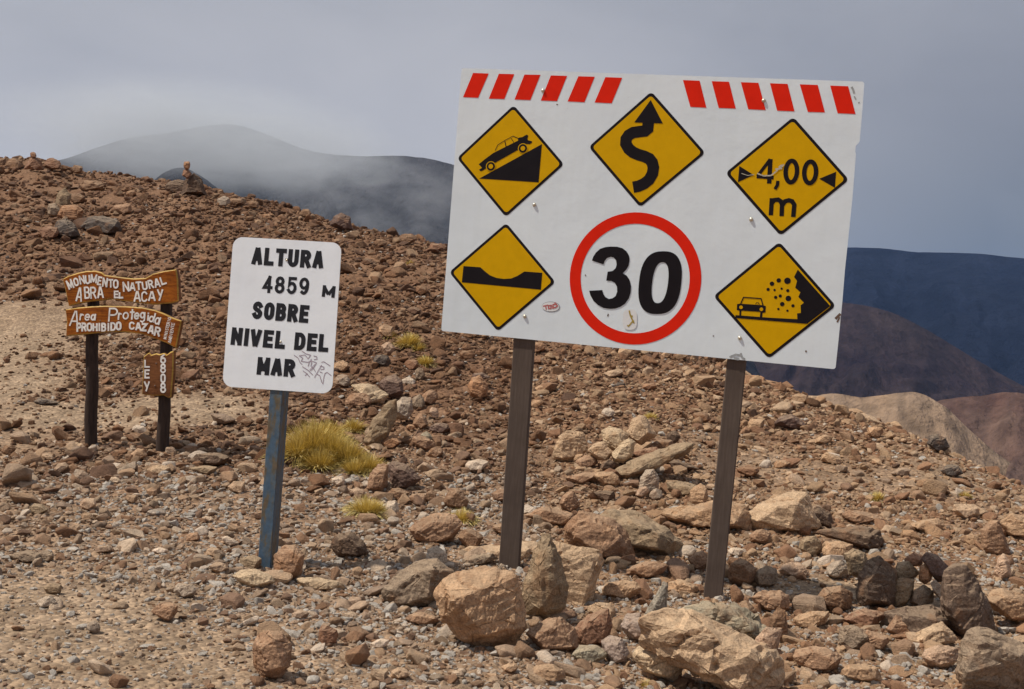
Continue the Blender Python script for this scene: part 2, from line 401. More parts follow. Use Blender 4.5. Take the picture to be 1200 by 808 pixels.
def scatter_stuff():
    g = np.random.default_rng(3)
    CL = [(.013, 3.9, 7.2, .34), (.024, 3.9, 10, .58), (.042, 3.9, 16, .56), (.07, 3.9, 26, .38), (.11, 4.2, 44, .25), (.15, 5.2, 9, .16), (.17, 9, 50, .20), (.27, 15, 50, .10)]
    PX, PY, SZ = [], [], []
    a = .60
    for s, r1, r2, cov in CL:
        n = int(a*(r2**2-r1**2)*cov/(.785*s*s))
        r = np.sqrt(g.uniform(r1*r1, r2*r2, n)); ph = g.uniform(-a, a, n)
        x, y = r*np.sin(ph), r*np.cos(ph)
        sw = sandw(x, y)
        cl = .72+.8*np.clip(fbm(x*1.1, y*1.1, 33, 3)+.35, 0, 1)
        keep = g.random(n) < (1-(.96 if s > .05 else .82)*np.clip(sw*1.1, 0, 1))*cl
        if s > .09: keep &= (r > 8.5) | ((x > .1) & (g.random(n) < .8)) | (g.random(n) < .35)
        if s > .09:
            for qx, qy in ((-.03, 7.0), (1.24, 6.6), (-1.62, 6.9)): keep &= ~((np.abs(x-qx-.0) < .22) & (y > qy-.75) & (y < qy+.15))
        D = np.interp(ph, _ph, _D); keep &= r < D+3.5
        # fresh pale gravel only near the foreground bench
        PX.append(x[keep]); PY.append(y[keep]); SZ.append(s*np.exp(g.normal(0, .30, keep.sum())))
    x, y, s = map(np.concatenate, (PX, PY, SZ))
    n = len(x); print('stones', n)
    z = terrain(x, y) + s*.5*g.uniform(.0, .34, n)
    P = np.stack([x, y, z], -1)
    me = bpy.data.meshes.new('loose_stones'); me.vertices.add(n); me.vertices.foreach_set('co', P.astype(np.float32).ravel())
    rot = np.stack([g.normal(0, .35, n), g.normal(0, .35, n), g.uniform(0, 6.283, n)], -1)
    scl = (s*.5)[:, None]*np.stack([g.uniform(.85, 1.35, n), g.uniform(.8, 1.25, n), g.uniform(.6, 1.15, n)], -1)
    col = np.ones((n, 4), np.float32)
    d = P-np.array(CAM); zc = d@np.array(CF); px = IW/2+F*(d@np.array(CR))/zc; py = IH/2-F*(d@np.array(CU))/zc
    for i in range(n):
        c = pickcol(zone(px[i], py[i])); 
        if s[i] < .10 and rnd.random() < (.34 if (60 < px[i] < 640 and py[i] > 555) or (py[i] > 640) else .05):
            k = rnd.uniform(.75, 1.1); c = (.57*k, .505*k, .43*k)
        col[i, :3] = c
    for nm, ty, key, dat in (('rot', 'FLOAT_VECTOR', 'vector', rot), ('scl', 'FLOAT_VECTOR', 'vector', scl), ('tint', 'FLOAT_COLOR', 'color', col)):
        at = me.attributes.new(nm, ty, 'POINT'); at.data.foreach_set(key, dat.astype(np.float32).ravel())
    at = me.attributes.new('pick', 'INT', 'POINT'); at.data.foreach_set('value', g.integers(0, 14, n).astype(np.int32))
    o = bpy.data.objects.new('loose_stones', me); COL.objects.link(o)
    tag(o, 'countless small brown, tan and whitish stones covering the slope and the verge', 'gravel', kind='stuff')
    ng = bpy.data.node_groups.new('scatter', 'GeometryNodeTree')
    ng.interface.new_socket('Geometry', in_out='INPUT', socket_type='NodeSocketGeometry'); ng.interface.new_socket('Geometry', in_out='OUTPUT', socket_type='NodeSocketGeometry')
    nn = ng.nodes; gi = nn.new('NodeGroupInput'); go = nn.new('NodeGroupOutput'); ip = nn.new('GeometryNodeInstanceOnPoints'); ci = nn.new('GeometryNodeCollectionInfo')
    ci.inputs['Collection'].default_value = VAR; ci.inputs['Separate Children'].default_value = True; ci.inputs['Reset Children'].default_value = True
    def na(nm, ty):
        q = nn.new('GeometryNodeInputNamedAttribute'); q.data_type = ty; q.inputs['Name'].default_value = nm; return q.outputs['Attribute']
    e2r = nn.new('FunctionNodeEulerToRotation')
    ng.links.new(gi.outputs[0], ip.inputs['Points']); ng.links.new(ci.outputs[0], ip.inputs['Instance']); ip.inputs['Pick Instance'].default_value = True
    ng.links.new(na('pick', 'INT'), ip.inputs['Instance Index']); ng.links.new(na('rot', 'FLOAT_VECTOR'), e2r.inputs[0]); ng.links.new(e2r.outputs[0], ip.inputs['Rotation'])
    ng.links.new(na('scl', 'FLOAT_VECTOR'), ip.inputs['Scale']); ng.links.new(ip.outputs[0], go.inputs[0])
    md = o.modifiers.new('scatter', 'NODES'); md.node_group = ng
    me.materials.append(M_stone)
scatter_stuff()

# hero rocks -------------------------------------------------------
def _sat(c): return (c[0]*1.05, c[1]*.96, c[2]*.87)
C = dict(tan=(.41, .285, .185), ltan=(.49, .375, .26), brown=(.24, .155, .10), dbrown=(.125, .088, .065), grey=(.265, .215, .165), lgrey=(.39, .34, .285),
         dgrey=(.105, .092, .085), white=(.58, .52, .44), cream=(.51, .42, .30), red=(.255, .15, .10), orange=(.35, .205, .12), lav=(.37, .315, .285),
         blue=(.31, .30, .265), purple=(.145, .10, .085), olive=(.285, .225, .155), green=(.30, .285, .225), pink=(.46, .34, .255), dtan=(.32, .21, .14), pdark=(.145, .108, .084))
for _k in C: C[_k] = _sat(C[_k])
ROCKN = [0]
def add_rock(poly, col, label, group=None, base=None, thick=.8, seed=None, lift=0.0, front=.62, name='rock', subs=3, rough=1.0):
    if max(p[0] for p in poly)-min(p[0] for p in poly) > 55: subs = 4
    ROCKN[0] += 1
    sd = ROCKN[0] if seed is None else seed
    rn = random.Random(sd*17+3)
    mx_, my_ = sum(p[0] for p in poly)/len(poly), sum(p[1] for p in poly)/len(poly)
    poly = [(mx_+(x-mx_)*1.06, my_+(y-my_)*1.06) for x, y in poly]
    xs = [p[0] for p in poly]; ys = [p[1] for p in poly]
    cx = (min(xs)+max(xs))/2; bot = max(ys); top = min(ys)
    if base is None: base = bot
    g = ground_hit(cx, base)
    k = 0
    while g is None and k < 60:
        k += 1; g = ground_hit(cx, base+k*1.0)
    depth = (g-CAM).dot(CF)
    wpx, hpx = max(xs)-min(xs), bot-top
    T = thick*(min(wpx, hpx)*.65+.35*max(wpx, hpx))/F*depth
    dc = depth + T*.30
    def W(x, y, dd): return CAM + ray(x, y)*(dc+dd)
    ccx, ccy = sum(xs)/len(xs), sum(ys)/len(ys)
    pts = []
    # denser outline
    n = len(poly)
    for i in range(n):
        a, b = poly[i], poly[(i+1) % n]
        pts.append(W(a[0], a[1], rn.uniform(-.14, .14)*T))
        if n < 9 or math.hypot(a[0]-b[0], a[1]-b[1]) > .4*wpx:
            pass
    def inner(f, dd, dyt, m):
        for i in range(m):
            t = (i+rn.uniform(.0, .8))/m*n; i0 = int(t) % n; fr = t-int(t)
            x = poly[i0][0]*(1-fr)+poly[(i0+1) % n][0]*fr; y = poly[i0][1]*(1-fr)+poly[(i0+1) % n][1]*fr
            q = f*rn.uniform(.82, 1.12)
            x = ccx+(x-ccx)*q; y = ccy+(y-ccy)*q+dyt*hpx
            pts.append(W(x, y, dd*T*rn.uniform(.8, 1.1)))
    tl = rn.uniform(-.25, .25)
    m = rn.choice((4, 5, 5)); t0 = rn.random()
    for i in range(m):
        t = ((i+t0+rn.uniform(-.25, .25))/m*n) % n; i0 = int(t); fr = t-i0
        x = poly[i0][0]*(1-fr)+poly[(i0+1) % n][0]*fr; y = poly[i0][1]*(1-fr)+poly[(i0+1) % n][1]*fr
        q = (front+.08)*rn.uniform(.75, 1.12)
        X = ccx+(x-ccx)*q; Y = ccy+(y-ccy)*q+.07*hpx
        pts.append(W(X, Y, (-.46+tl*(X-ccx)/wpx*2-.10*(Y-ccy)/hpx*2)*T))
    inner(.75, .42, -.02, 5)
    ctr = sum(pts, Vector())/len(pts)
    low = min(p.z for p in pts)
    base_p = Vector((ctr.x, ctr.y, low))
    loc = [p-ctr for p in pts]
    size = max(wpx, hpx)/F*depth
    me = hull_mesh('rock', loc, M_rock, sub=subs, amp=size*.022*rough, fs=3.2/size, seed=sd, bevel=size*.010)
    o = bpy.data.objects.new(name, me); COL.objects.link(o); o.location = ctr+Vector((0, 0, lift))
    k2 = rn.uniform(.94, 1.06)
    o.color = (col[0]*k2, col[1]*k2, col[2]*k2, 1)
    tag(o, label, 'rock', group); return o
def ell(cx, cy, w_, h_, ang=0, seed=0, n=9):
    rn = random.Random(seed*31+5); P = []; a = math.radians(ang)
    for i in range(n):
        t = 2*math.pi*(i+rn.uniform(-.3, .3))/n; r = rn.uniform(.80, 1.12)
        u, v = math.cos(t)*w_/2*r, math.sin(t)*h_/2*r
        P.append((cx+u*math.cos(a)-v*math.sin(a), cy+u*math.sin(a)+v*math.cos(a)))
    return P
H = [  # outline, colour, label, extra
 ([(512,697),(522,680),(547,670),(572,664),(600,674),(607,690),(616,735),(602,756),(587,760),(545,751),(522,727)], 'tan', 'big rounded tan boulder in front of the foot of the large sign\'s left post', dict(thick=.7)),
 ([(447,703),(451,690),(470,670),(488,660),(511,655),(532,672),(528,692),(500,712),(462,711)], 'grey', 'grey-brown two-humped boulder just left of the big tan boulder at the left post', dict(thick=.7)),
 ([(635,627),(645,628),(652,643),(658,665),(666,687),(661,710),(647,728),(620,722),(611,700),(618,676),(627,648)], 'olive', 'upright pointed brown rock standing right of the large sign\'s left post', dict(thick=.55, front=.55)),
 ([(630,640),(652,637),(702,648),(705,658),(691,705),(684,721),(650,722),(638,690)], 'ltan', 'pale slab leaning behind the upright pointed rock', dict(thick=.35, base=706)),
 ([(525,656),(552,642),(590,637),(632,637),(640,650),(618,668),(570,672),(535,668)], 'ltan', 'flat light tan slab lying behind the left post of the large sign', dict(thick=.7, base=650)),
 ([(499,655),(502,644),(512,640),(524,650),(522,660),(505,661)], 'white', 'small white stone above the two-humped grey-brown boulder', dict(base=664)),
 ([(618,742),(640,727),(655,724),(672,738),(678,758),(660,764),(635,761)], 'dtan', 'angular tan stone in front of the upright pointed rock', {}),
 ([(672,738),(690,721),(712,715),(717,735),(705,757),(680,758)], 'red', 'reddish brown stone right of the angular tan stone', {}),
 ([(705,752),(715,746),(728,749),(737,765),(732,776),(718,777),(709,768)], 'lav', 'smooth lavender grey stone below the blue-grey wedge', {}),
 ([(671,768),(680,757),(700,757),(711,767),(705,777),(685,778)], 'green', 'pale greenish stone under the reddish brown stone', {}),
 ([(728,733),(735,720),(750,719),(755,735),(753,752),(738,750)], 'lav', 'squarish mauve-grey stone left of the blue-grey wedge', {}),
 ([(752,728),(765,706),(777,683),(782,685),(781,705),(780,722),(765,730)], 'blue', 'upright blue-grey wedge-shaped stone left of the right post', dict(thick=.4, front=.5)),
 ([(753,730),(782,716),(813,719),(857,738),(887,757),(907,762),(914,782),(913,803),(890,816),(848,806),(813,782),(787,765),(755,757)], 'ltan', 'very big cracked pale orange boulder at the foot of the large sign\'s right post', dict(thick=.75, rough=1.5)),
 ([(795,716),(830,709),(860,710),(885,722),(897,738),(887,748),(857,748),(810,735)], 'green', 'grey-green lichen-crusted rock wrapped round the right post foot', dict(base=757, thick=.8, rough=2)),
 ([(885,750),(898,736),(916,737),(910,755),(909,768),(893,768)], 'pink', 'pinkish stone wedged right of the lichen-crusted rock', dict(base=772)),
 ([(903,724),(911,712),(920,717),(923,742),(914,752),(905,748)], 'brown', 'thin upright dark flake right of the very big cracked boulder', dict(thick=.5)),
 ([(742,768),(750,759),(767,757),(797,763),(801,780),(794,800),(780,795),(755,784)], 'cream', 'cream stone at the lower left of the very big cracked boulder', {}),
 ([(663,620),(680,600),(720,610),(742,634),(742,654),(710,654),(670,638)], 'dtan', 'brown angular slab overhanging a dark hollow behind the pale leaning slab', {}),
 ([(700,606),(717,598),(745,601),(782,622),(800,640),(787,650),(747,646),(715,628)], 'olive', 'long layered grey-tan slab right of the brown angular slab', dict(thick=1.0)),
 ([(874,604),(895,588),(921,579),(944,579),(960,617),(934,624),(881,621)], 'ltan', 'wide flat-faced light tan block right of the right post', {}),
 ([(777,602),(800,595),(834,588),(873,593),(877,620),(834,619),(800,614)], 'tan', 'long low tan block passing behind the right post', {}),
 ([(950,600),(957,594),(973,600),(977,617),(960,619)], 'dbrown', 'small dark brown stone against the right end of the wide light tan block', {}),
 ([(957,624),(980,620),(1007,616),(1030,622),(1034,637),(1020,645),(987,635)], 'dbrown', 'dark layered log-shaped rock above the dark stone pile', {}),
 ([(1005,700),(1008,675),(1017,658),(1030,653),(1049,670),(1050,695),(1045,712),(1010,710)], 'pdark', 'big dark block at the left of the dark stone pile', dict(thick=.8)),
 ([(1044,688),(1055,678),(1071,680),(1068,700),(1056,713),(1044,710)], 'olive', 'dark olive stone beside the big dark block of the pile', dict(base=712)),
 ([(1048,672),(1052,660),(1064,658),(1077,672),(1068,680),(1052,680)], 'olive', 'olive stone resting on top of the dark stone pile', dict(base=706, thick=.9)),
 ([(1060,656),(1070,648),(1082,652),(1080,663),(1066,664)], 'red', 'small reddish stone at the very top of the dark stone pile', dict(base=703)),
 ([(1078,664),(1084,661),(1092,666),(1091,680),(1084,685),(1077,680)], 'orange', 'small upright orange-brown stone in the middle of the dark stone pile', dict(base=710)),
 ([(1091,684),(1096,680),(1104,688),(1109,703),(1104,704),(1095,695)], 'lgrey', 'pale elongated stone hanging at the right of the dark stone pile', dict(base=716)),
 ([(1067,706),(1072,692),(1083,686),(1094,694),(1093,705),(1080,712)], 'grey', 'grey stone filling the hole of the dark stone pile', dict(base=714)),
 ([(1080,655),(1086,648),(1098,651),(1110,664),(1110,680),(1098,682),(1090,668)], 'purple', 'rounded purple-brown stone on the right of the dark stone pile', dict(base=710)),
 ([(1108,672),(1120,664),(1131,665),(1146,682),(1158,710),(1164,738),(1150,745),(1129,748),(1110,735),(1104,708)], 'pdark', 'largest dark rounded boulder right of the dark stone pile', dict(thick=.7)),
 ([(1037,718),(1060,712),(1092,710),(1112,728),(1100,742),(1075,747),(1050,740)], 'pdark', 'low dark slab lying under the dark stone pile', dict(thick=1.0)),
 ([(988,726),(1000,718),(1014,714),(1038,720),(1030,730),(1019,736),(1000,735)], 'red', 'reddish slab left of the low dark slab', {}),
 ([(1040,737),(1050,722),(1058,725),(1070,738),(1070,748),(1052,748)], 'dtan', 'tilted brown stone below the low dark slab', {}),
 ([(1066,750),(1082,738),(1103,730),(1112,738),(1122,750),(1101,758),(1075,758)], 'ltan', 'tan angular stone under the largest dark boulder', {}),
 ([(1080,770),(1086,762),(1100,757),(1122,760),(1122,774),(1106,784),(1090,780)], 'pink', 'pale pinkish stone below the tan angular stone', {}),
 ([(1123,786),(1128,752),(1138,738),(1150,737),(1163,747),(1190,752),(1215,760),(1215,815),(1130,815)], 'grey', 'large smooth grey boulder in the lower right corner', dict(thick=.6)),
 ([(1155,702),(1165,693),(1176,691),(1205,700),(1215,715),(1210,736),(1185,727),(1168,715)], 'tan', 'tan wedge with a shadowed underside at the right edge of the view', {}),
 ([(1150,622),(1160,612),(1170,611),(1176,628),(1184,650),(1168,650),(1152,646)], 'dtan', 'triangular tan slab leaning near the right edge above the dark boulder', dict(thick=.5)),
 ([(1172,613),(1185,603),(1212,607),(1218,625),(1200,632),(1182,627)], 'tan', 'tan rock with a dark hollow under it at the right edge', {}),
 ([(1165,672),(1170,655),(1176,650),(1183,658),(1185,676),(1172,680)], 'pink', 'small pointed pinkish stone above the tan wedge at the right edge', {}),
 ([(1064,615),(1080,610),(1100,608),(1107,616),(1100,624),(1075,621)], 'tan', 'flat elongated tan stone alone on the bare gravel at the right', {}),
 (ell(981,668,25,20,0,1), 'lgrey', 'pale grey rounded stone left of the big dark block', {}),
 ([(990,650),(1000,644),(1013,648),(1018,662),(1010,680),(995,672)], 'olive', 'olive-tan stone touching the upper left of the big dark block', dict(base=690)),
 ([(958,700),(966,690),(985,687),(998,695),(996,713),(978,717),(962,712)], 'brown', 'brown lump left of the big dark block', {}),
 (ell(863,647,24,11,5,2), 'white', 'small flat white stone just right of the right post', {}),
 (ell(820,658,24,24,0,3), 'dtan', 'tan stone just left of the right post', {}),
 (ell(868,671,34,34,20,4), 'brown', 'brown angular stone right of the right post at mid height', {}),
 (ell(897,676,30,26,0,5), 'grey', 'grey-tan stone between the brown angular stone and the orange-tan one', {}),
 (ell(931,669,34,17,8,6), 'pink', 'orange-tan flat stone in front of the wide light tan block', {}),
 (ell(892,629,28,18,0,7), 'dtan', 'small tan stone under the wide light tan block', {}),
 (ell(950,640,32,26,15,8), 'olive', 'grey-tan stone left of the dark layered rock', {}),
 (ell(982,645,36,22,0,9), 'tan', 'tan stone directly under the dark layered rock', {}),
 (ell(1010,607,54,14,6,10), 'dtan', 'long thin brown stone behind the dark layered rock', {}),
 (ell(1000,748,44,30,18,11), 'grey', 'greyish angular stone below the reddish slab', {}),
 (ell(1026,752,36,24,10,12), 'dtan', 'tan broken stone right of the greyish angular stone', {}),
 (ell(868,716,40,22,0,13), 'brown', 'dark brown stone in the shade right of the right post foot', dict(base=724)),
 (ell(905,705,44,26,0,14), 'dtan', 'brown flat stone behind the thin upright dark flake', {}),
 # pile behind the large sign
 ([(716,555),(735,543),(759,536),(790,522),(812,521),(802,531),(785,540),(751,553),(735,564)], 'olive', 'long flat slab sloping up to the right in the middle rock pile', dict(thick=.55)),
 ([(717,532),(726,522),(737,514),(744,518),(741,534),(730,543),(720,541)], 'cream', 'cream egg-shaped stone leaning in front of the middle rock pile', dict(base=556, thick=.7)),
 ([(705,506),(714,500),(728,504),(737,510),(730,525),(718,527),(708,520)], 'cream', 'cream broad stone near the top left of the middle rock pile', dict(base=549)),
 ([(735,506),(741,493),(749,487),(757,490),(760,502),(768,510),(752,521),(741,516)], 'ltan', 'pale tan stone crowning the middle rock pile', dict(base=547, thick=.8)),
 ([(689,528),(697,520),(706,518),(718,530),(712,539),(700,539)], 'ltan', 'light tan stone at the left shoulder of the middle rock pile', dict(base=550)),
 ([(675,541),(685,534),(698,535),(700,543),(690,549),(679,549)], 'dtan', 'flat brown stone at the left foot of the middle rock pile', {}),
 ([(749,578),(751,560),(757,552),(766,551),(772,560),(771,575),(758,580)], 'lgrey', 'pale grey rounded stone below the long flat slab', dict(thick=.6)),
 (ell(752,577,18,11,-30,15), 'pink', 'small pinkish flake below the pale grey rounded stone', {}),
 (ell(768,580,16,14,0,16), 'lgrey', 'small grey cube at the bottom of the middle rock pile', {}),
 (ell(775,522,28,14,-8,17), 'brown', 'brown stone between the pale crown stone and the long flat slab', dict(base=545)),
 (ell(757,531,34,11,-10,18), 'red', 'thin reddish stone lying on the long flat slab', dict(base=553)),
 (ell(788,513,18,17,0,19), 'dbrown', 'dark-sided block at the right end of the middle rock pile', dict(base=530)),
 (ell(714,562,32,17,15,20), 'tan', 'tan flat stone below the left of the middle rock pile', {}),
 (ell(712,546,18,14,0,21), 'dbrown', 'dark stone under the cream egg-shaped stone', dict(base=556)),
 ([(648,535),(655,512),(665,505),(684,508),(688,525),(676,540),(660,541)], 'ltan', 'broad faded tan slab left of the middle rock pile', dict(thick=.4)),
 (ell(690,494,12,9,0,22), 'orange', 'small orange stone above the broad faded slab', {}),
 (ell(713,484,15,12,0,23), 'white', 'small whitish stone behind the middle rock pile', {}),
 (ell(665,503,34,13,5,24), 'purple', 'dusky purple flat stone between the posts of the large sign', dict(base=492)),
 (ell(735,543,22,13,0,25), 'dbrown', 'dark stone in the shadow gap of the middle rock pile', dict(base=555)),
 (ell(800,572,40,18,10,26), 'olive', 'grey-olive stone left of the right post below the middle pile', {}),
 (ell(819,581,22,26,0,27), 'tan', 'tan stone touching the right post on its left side', {}),
 (ell(708,581,26,13,0,28), 'dbrown', 'dark pebble-like stone left of the long layered grey-tan slab', {}),
 (ell(668,588,22,24,10,29), 'dtan', 'brown stone above the brown angular slab', {}),
  (ell(742,547,62,12,-14,101), 'olive', 'thin flat slab in the shadow under the long sloping slab', dict(base=556)),
 (ell(795,545,44,10,14,102), 'dbrown', 'thin dark slab at the right foot of the middle rock pile', {}),
 (ell(682,560,44,13,-6,103), 'dtan', 'thin brown slab at the left foot of the middle rock pile', {}),
 (ell(648,606,58,20,6,104), 'dtan', 'low broad slab lying above the pale leaning slab', {}),
 (ell(728,692,50,24,-6,105), 'tan', 'broad flat tan slab lying between the two post feet', {}),
 (ell(706,716,34,18,8,106), 'ltan', 'pale flat slab in front of the broad flat tan slab', {}),
 (ell(758,668,46,20,-10,107), 'dtan', 'brown slab above the broad flat tan slab, left of the right post', {}),
 (ell(800,690,34,20,12,108), 'tan', 'tan slab touching the right post just above its foot', dict(base=697)),
 (ell(958,772,62,28,12,109), 'dtan', 'wide brown slab right of the very big cracked boulder', {}),
 (ell(950,726,46,20,-8,110), 'tan', 'tan slab between the thin upright flake and the reddish slab', {}),
 (ell(1010,790,50,22,5,111), 'tan', 'tan slab at the bottom edge below the greyish angular stone', {}),
 (ell(640,790,46,22,8,112), 'tan', 'flat tan stone at the bottom edge below the angular tan stone', {}),
 (ell(560,656,40,14,-8,113), 'grey', 'greyish flat stone left of the left post above the big tan boulder', dict(base=662)),
 (ell(496,726,40,16,6,114), 'dtan', 'brown flat stone under the two-humped boulder', {}),
 # cluster between the two metal signs
 ([(427,516),(438,492),(455,472),(464,469),(465,488),(451,519),(432,523)], 'olive', 'diagonal brown slab leaning behind the big grass tussock', dict(thick=.35)),
 ([(462,490),(464,472),(472,466),(481,467),(484,482),(476,492)], 'lgrey', 'pale grey stone behind the diagonal brown slab', dict(base=500)),
 ([(413,452),(425,450),(440,453),(454,463),(448,473),(436,474),(420,466)], 'cream', 'long cream stone left of the dark brown block', {}),
 ([(444,450),(452,442),(463,440),(471,447),(472,460),(464,468),(450,464)], 'purple', 'dark brown block right of the long cream stone', {}),
 ([(447,519),(455,512),(463,510),(470,518),(463,525),(451,526)], 'orange', 'orange stone at the foot of the diagonal brown slab', {}),
 (ell(493,495,18,17,5,30), 'dtan', 'small cubic brown stone in the upper rock cluster', {}),
 (ell(481,501,11,8,0,31), 'orange', 'tiny orange stone left of the cubic brown stone', {}),
 (ell(510,531,20,13,0,32), 'dtan', 'tan brick-like stone at the right foot of the upper cluster', {}),
 (ell(492,439,13,15,10,33), 'grey', 'grey stone next to the small yellow tuft near the sign\'s lower edge', {}),
 (ell(479,447,15,10,0,34), 'white', 'whitish stone right of the dark brown block', {}),
 (ell(447,423,22,15,0,35), 'dgrey', 'dark blue-grey stone at the top of the upper cluster', {}),
 (ell(482,428,17,14,0,36), 'red', 'red-brown stone in the upper cluster below the yellow tufts', {}),
 (ell(455,408,16,14,0,37), 'pink', 'pinkish stone left of the upper yellow tuft', {}),
 (ell(509,484,11,14,-20,38), 'pink', 'pale pink egg-shaped stone right of the upper cluster', {}),
 (ell(515,502,23,13,0,39), 'purple', 'purplish flat stone right of the cubic brown stone', {}),
 (ell(490,472,17,17,0,40), 'grey', 'grey-brown stone above the cubic brown stone', {}),
 (ell(504,466,18,20,0,41), 'dtan', 'brown stone at the right of the pale grey stone', {}),
 (ell(497,519,26,17,15,42), 'dtan', 'brown stone right of the orange stone', {}),
 (ell(500,512,13,11,0,43), 'green', 'tiny greenish stone in the upper rock cluster', dict(base=522)),
 (ell(420,470,34,18,0,44), 'dtan', 'flat tan stone below the long cream stone', {}),
 (ell(401,446,18,15,0,45), 'lgrey', 'pale stone peeking out right of the altitude sign', {}),
 (ell(400,430,22,14,0,46), 'tan', 'tan stone against the right edge of the altitude sign', {}),
 ([(549,452),(553,443),(562,441),(571,450),(570,464),(561,468),(551,463)], 'orange', 'orange stone with a dark top near the large sign\'s left post', {}),
 (ell(563,441,20,8,8,47), 'purple', 'dark cap stone over the orange stone near the left post', dict(base=455)),
 ([(455,545),(462,541),(478,546),(493,561),(478,573),(459,572)], 'purple', 'purple-brown angular block right of the big grass tussock', {}),
 ([(430,572),(434,556),(443,545),(454,545),(454,566),(446,577)], 'dtan', 'rounded brown rock at the lower right of the big grass tussock', {}),
 ([(480,620),(490,610),(512,602),(534,605),(541,614),(530,632),(507,637),(488,632)], 'dtan', 'oval tan rock with a yellow tuft growing behind it', dict(thick=.8)),
 ([(388,640),(394,628),(410,624),(425,634),(430,648),(415,655),(396,652)], 'dbrown', 'dark brown stone left of the oval tan rock', {}),
 (ell(460,596,17,18,0,48), 'white', 'small white stone beside the yellow tuft below the tussock', {}),
 (ell(553,632,30,26,0,49), 'brown', 'brown stone right of the oval tan rock', {}),
 (ell(466,580,28,15,5,50), 'brown', 'brown flat stone under the purple-brown block', {}),
 (ell(490,585,22,13,0,51), 'dtan', 'tan stone right of the brown flat stone', {}),
 (ell(534,585,28,26,0,52), 'brown', 'brown chunk left of the large sign\'s left post', {}),
 (ell(505,582,13,15,0,53), 'brown', 'narrow brown stone between the tan stone and the brown chunk', {}),
 (ell(385,452,26,16,0,54), 'dtan', 'dark tan stone below the corner of the altitude sign', {}),
 # by the altitude sign's post
 ([(322,676),(322,652),(333,640),(345,640),(356,650),(353,673),(338,680)], 'dtan', 'upright brown stone touching the blue post\'s right side', {}),
 ([(273,675),(282,669),(300,668),(318,675),(322,682),(312,689),(288,689)], 'cream', 'flat cream stone at the foot of the blue post', {}),
 ([(297,755),(302,745),(315,740),(330,742),(341,756),(338,780),(325,796),(308,794),(298,780)], 'dtan', 'round-faced brown boulder near the bottom edge left of centre', {}),
 (ell(374,684,54,15,6,55), 'cream', 'long cream stone right of the upright brown stone', {}),
 (ell(293,660,30,20,0,56), 'olive', 'olive-brown stone left of the blue post foot', {}),
 (ell(217,692,28,18,0,57), 'lgrey', 'pale grey-tan rounded stone alone in the gravel left of the blue post', {}),
 (ell(384,745,26,24,0,58), 'red', 'reddish stone right of the round-faced brown boulder', {}),
 (ell(194,716,30,22,5,59), 'dtan', 'brown lump in the gravel left of the round-faced boulder', {}),
 (ell(110,735,18,14,0,60), 'lgrey', 'small pale stone alone on the bare sand of the track', {}),
 (ell(56,706,24,15,0,61), 'lgrey', 'grey stone at the edge of the bare sand lower left', {}),
 (ell(95,560,22,20,0,62), 'lgrey', 'pale grey block in front of the wooden sign\'s left post', {}),
 (ell(30,653,36,14,0,63), 'grey', 'low grey stone near the left edge of the view', {}),
 (ell(53,652,22,14,0,64), 'grey', 'greyish stone beside the low grey stone near the left edge', {}),
 (ell(62,690,22,12,0,65), 'olive', 'small olive stone above the grey stone of the lower left', {}),
 (ell(45,598,22,14,0,66), 'olive', 'olive-grey stone on the verge left', {}),
 (ell(117,545,14,10,0,67), 'brown', 'small brown stone close to the wooden sign\'s left post', {}),
 (ell(88,523,22,9,0,68), 'ltan', 'small pale stone at the foot of the wooden sign\'s left post', {}),
 (ell(200,528,14,8,0,69), 'lgrey', 'small pale stone at the foot of the wooden sign\'s right post', {}),
 ([(219,541),(232,533),(250,531),(268,536),(262,545),(240,546)], 'dbrown', 'dark flat stone between the wooden sign and the blue post', dict(base=548)),
 ([(222,549),(240,546),(254,548),(250,556),(230,556)], 'olive', 'olive stone propping the dark flat stone', {}),
 (ell(186,551,26,11,-10,70), 'ltan', 'pale tan stone in front of the wooden sign\'s right post', {}),
 ([(40,471),(46,466),(54,468),(70,472),(62,475),(44,474)], 'dgrey', 'thin dark flat stone alone on the sand left of the wooden sign', {}),
 (ell(232,548,1,1,0,71), 'olive', None, {}),
 # upper left slope
 ([(63,270),(68,259),(78,257),(88,264),(93,276),(80,281),(68,278)], 'dgrey', 'dark grey boulder below the orange block on the upper left slope', {}),
 ([(96,266),(103,256),(120,254),(137,260),(142,270),(126,275),(108,271)], 'dgrey', 'dark lens-shaped boulder on the upper left slope', {}),
 ([(68,253),(72,242),(88,240),(97,246),(95,258),(80,259)], 'orange', 'orange block above the dark grey boulder', {}),
 (ell(63,247,16,17,0,72), 'grey', 'grey stone at the left of the orange block', {}),
 ([(65,240),(68,226),(76,221),(83,229),(82,240),(74,242)], 'olive', 'brown-grey upright stone above the orange block', {}),
 (ell(91,233,20,12,0,73), 'brown', 'brown stone right of the upright stone on the upper left slope', {}),
 (ell(143,245,24,13,0,74), 'dtan', 'pale brown block right of the lens-shaped boulder, higher up', {}),
 (ell(108,218,32,12,0,75), 'brown', 'wide brown stone just below the left skyline', {}),
 (ell(58,273,26,16,0,76), 'red', 'reddish stone at the left of the dark grey boulder', {}),
 (ell(17,194,20,15,0,77), 'brown', 'brown boulder on the skyline near the left edge', dict(base=200)),
 ([(29,198),(33,189),(40,184),(48,189),(51,199)], 'red', 'wide red-brown stone on the skyline under the small cap stone', dict(base=201)),
 (ell(39,182,8,7,0,78), 'red', 'small cap stone balanced on the red-brown skyline stone', dict(base=201)),
 (ell(61,193,20,13,0,79), 'red', 'rounded red-brown boulder on the skyline right of the capped one', dict(base=201)),
 (ell(90,199,13,11,0,80), 'brown', 'small brown stone on the skyline right of the rounded boulder', dict(base=207)),
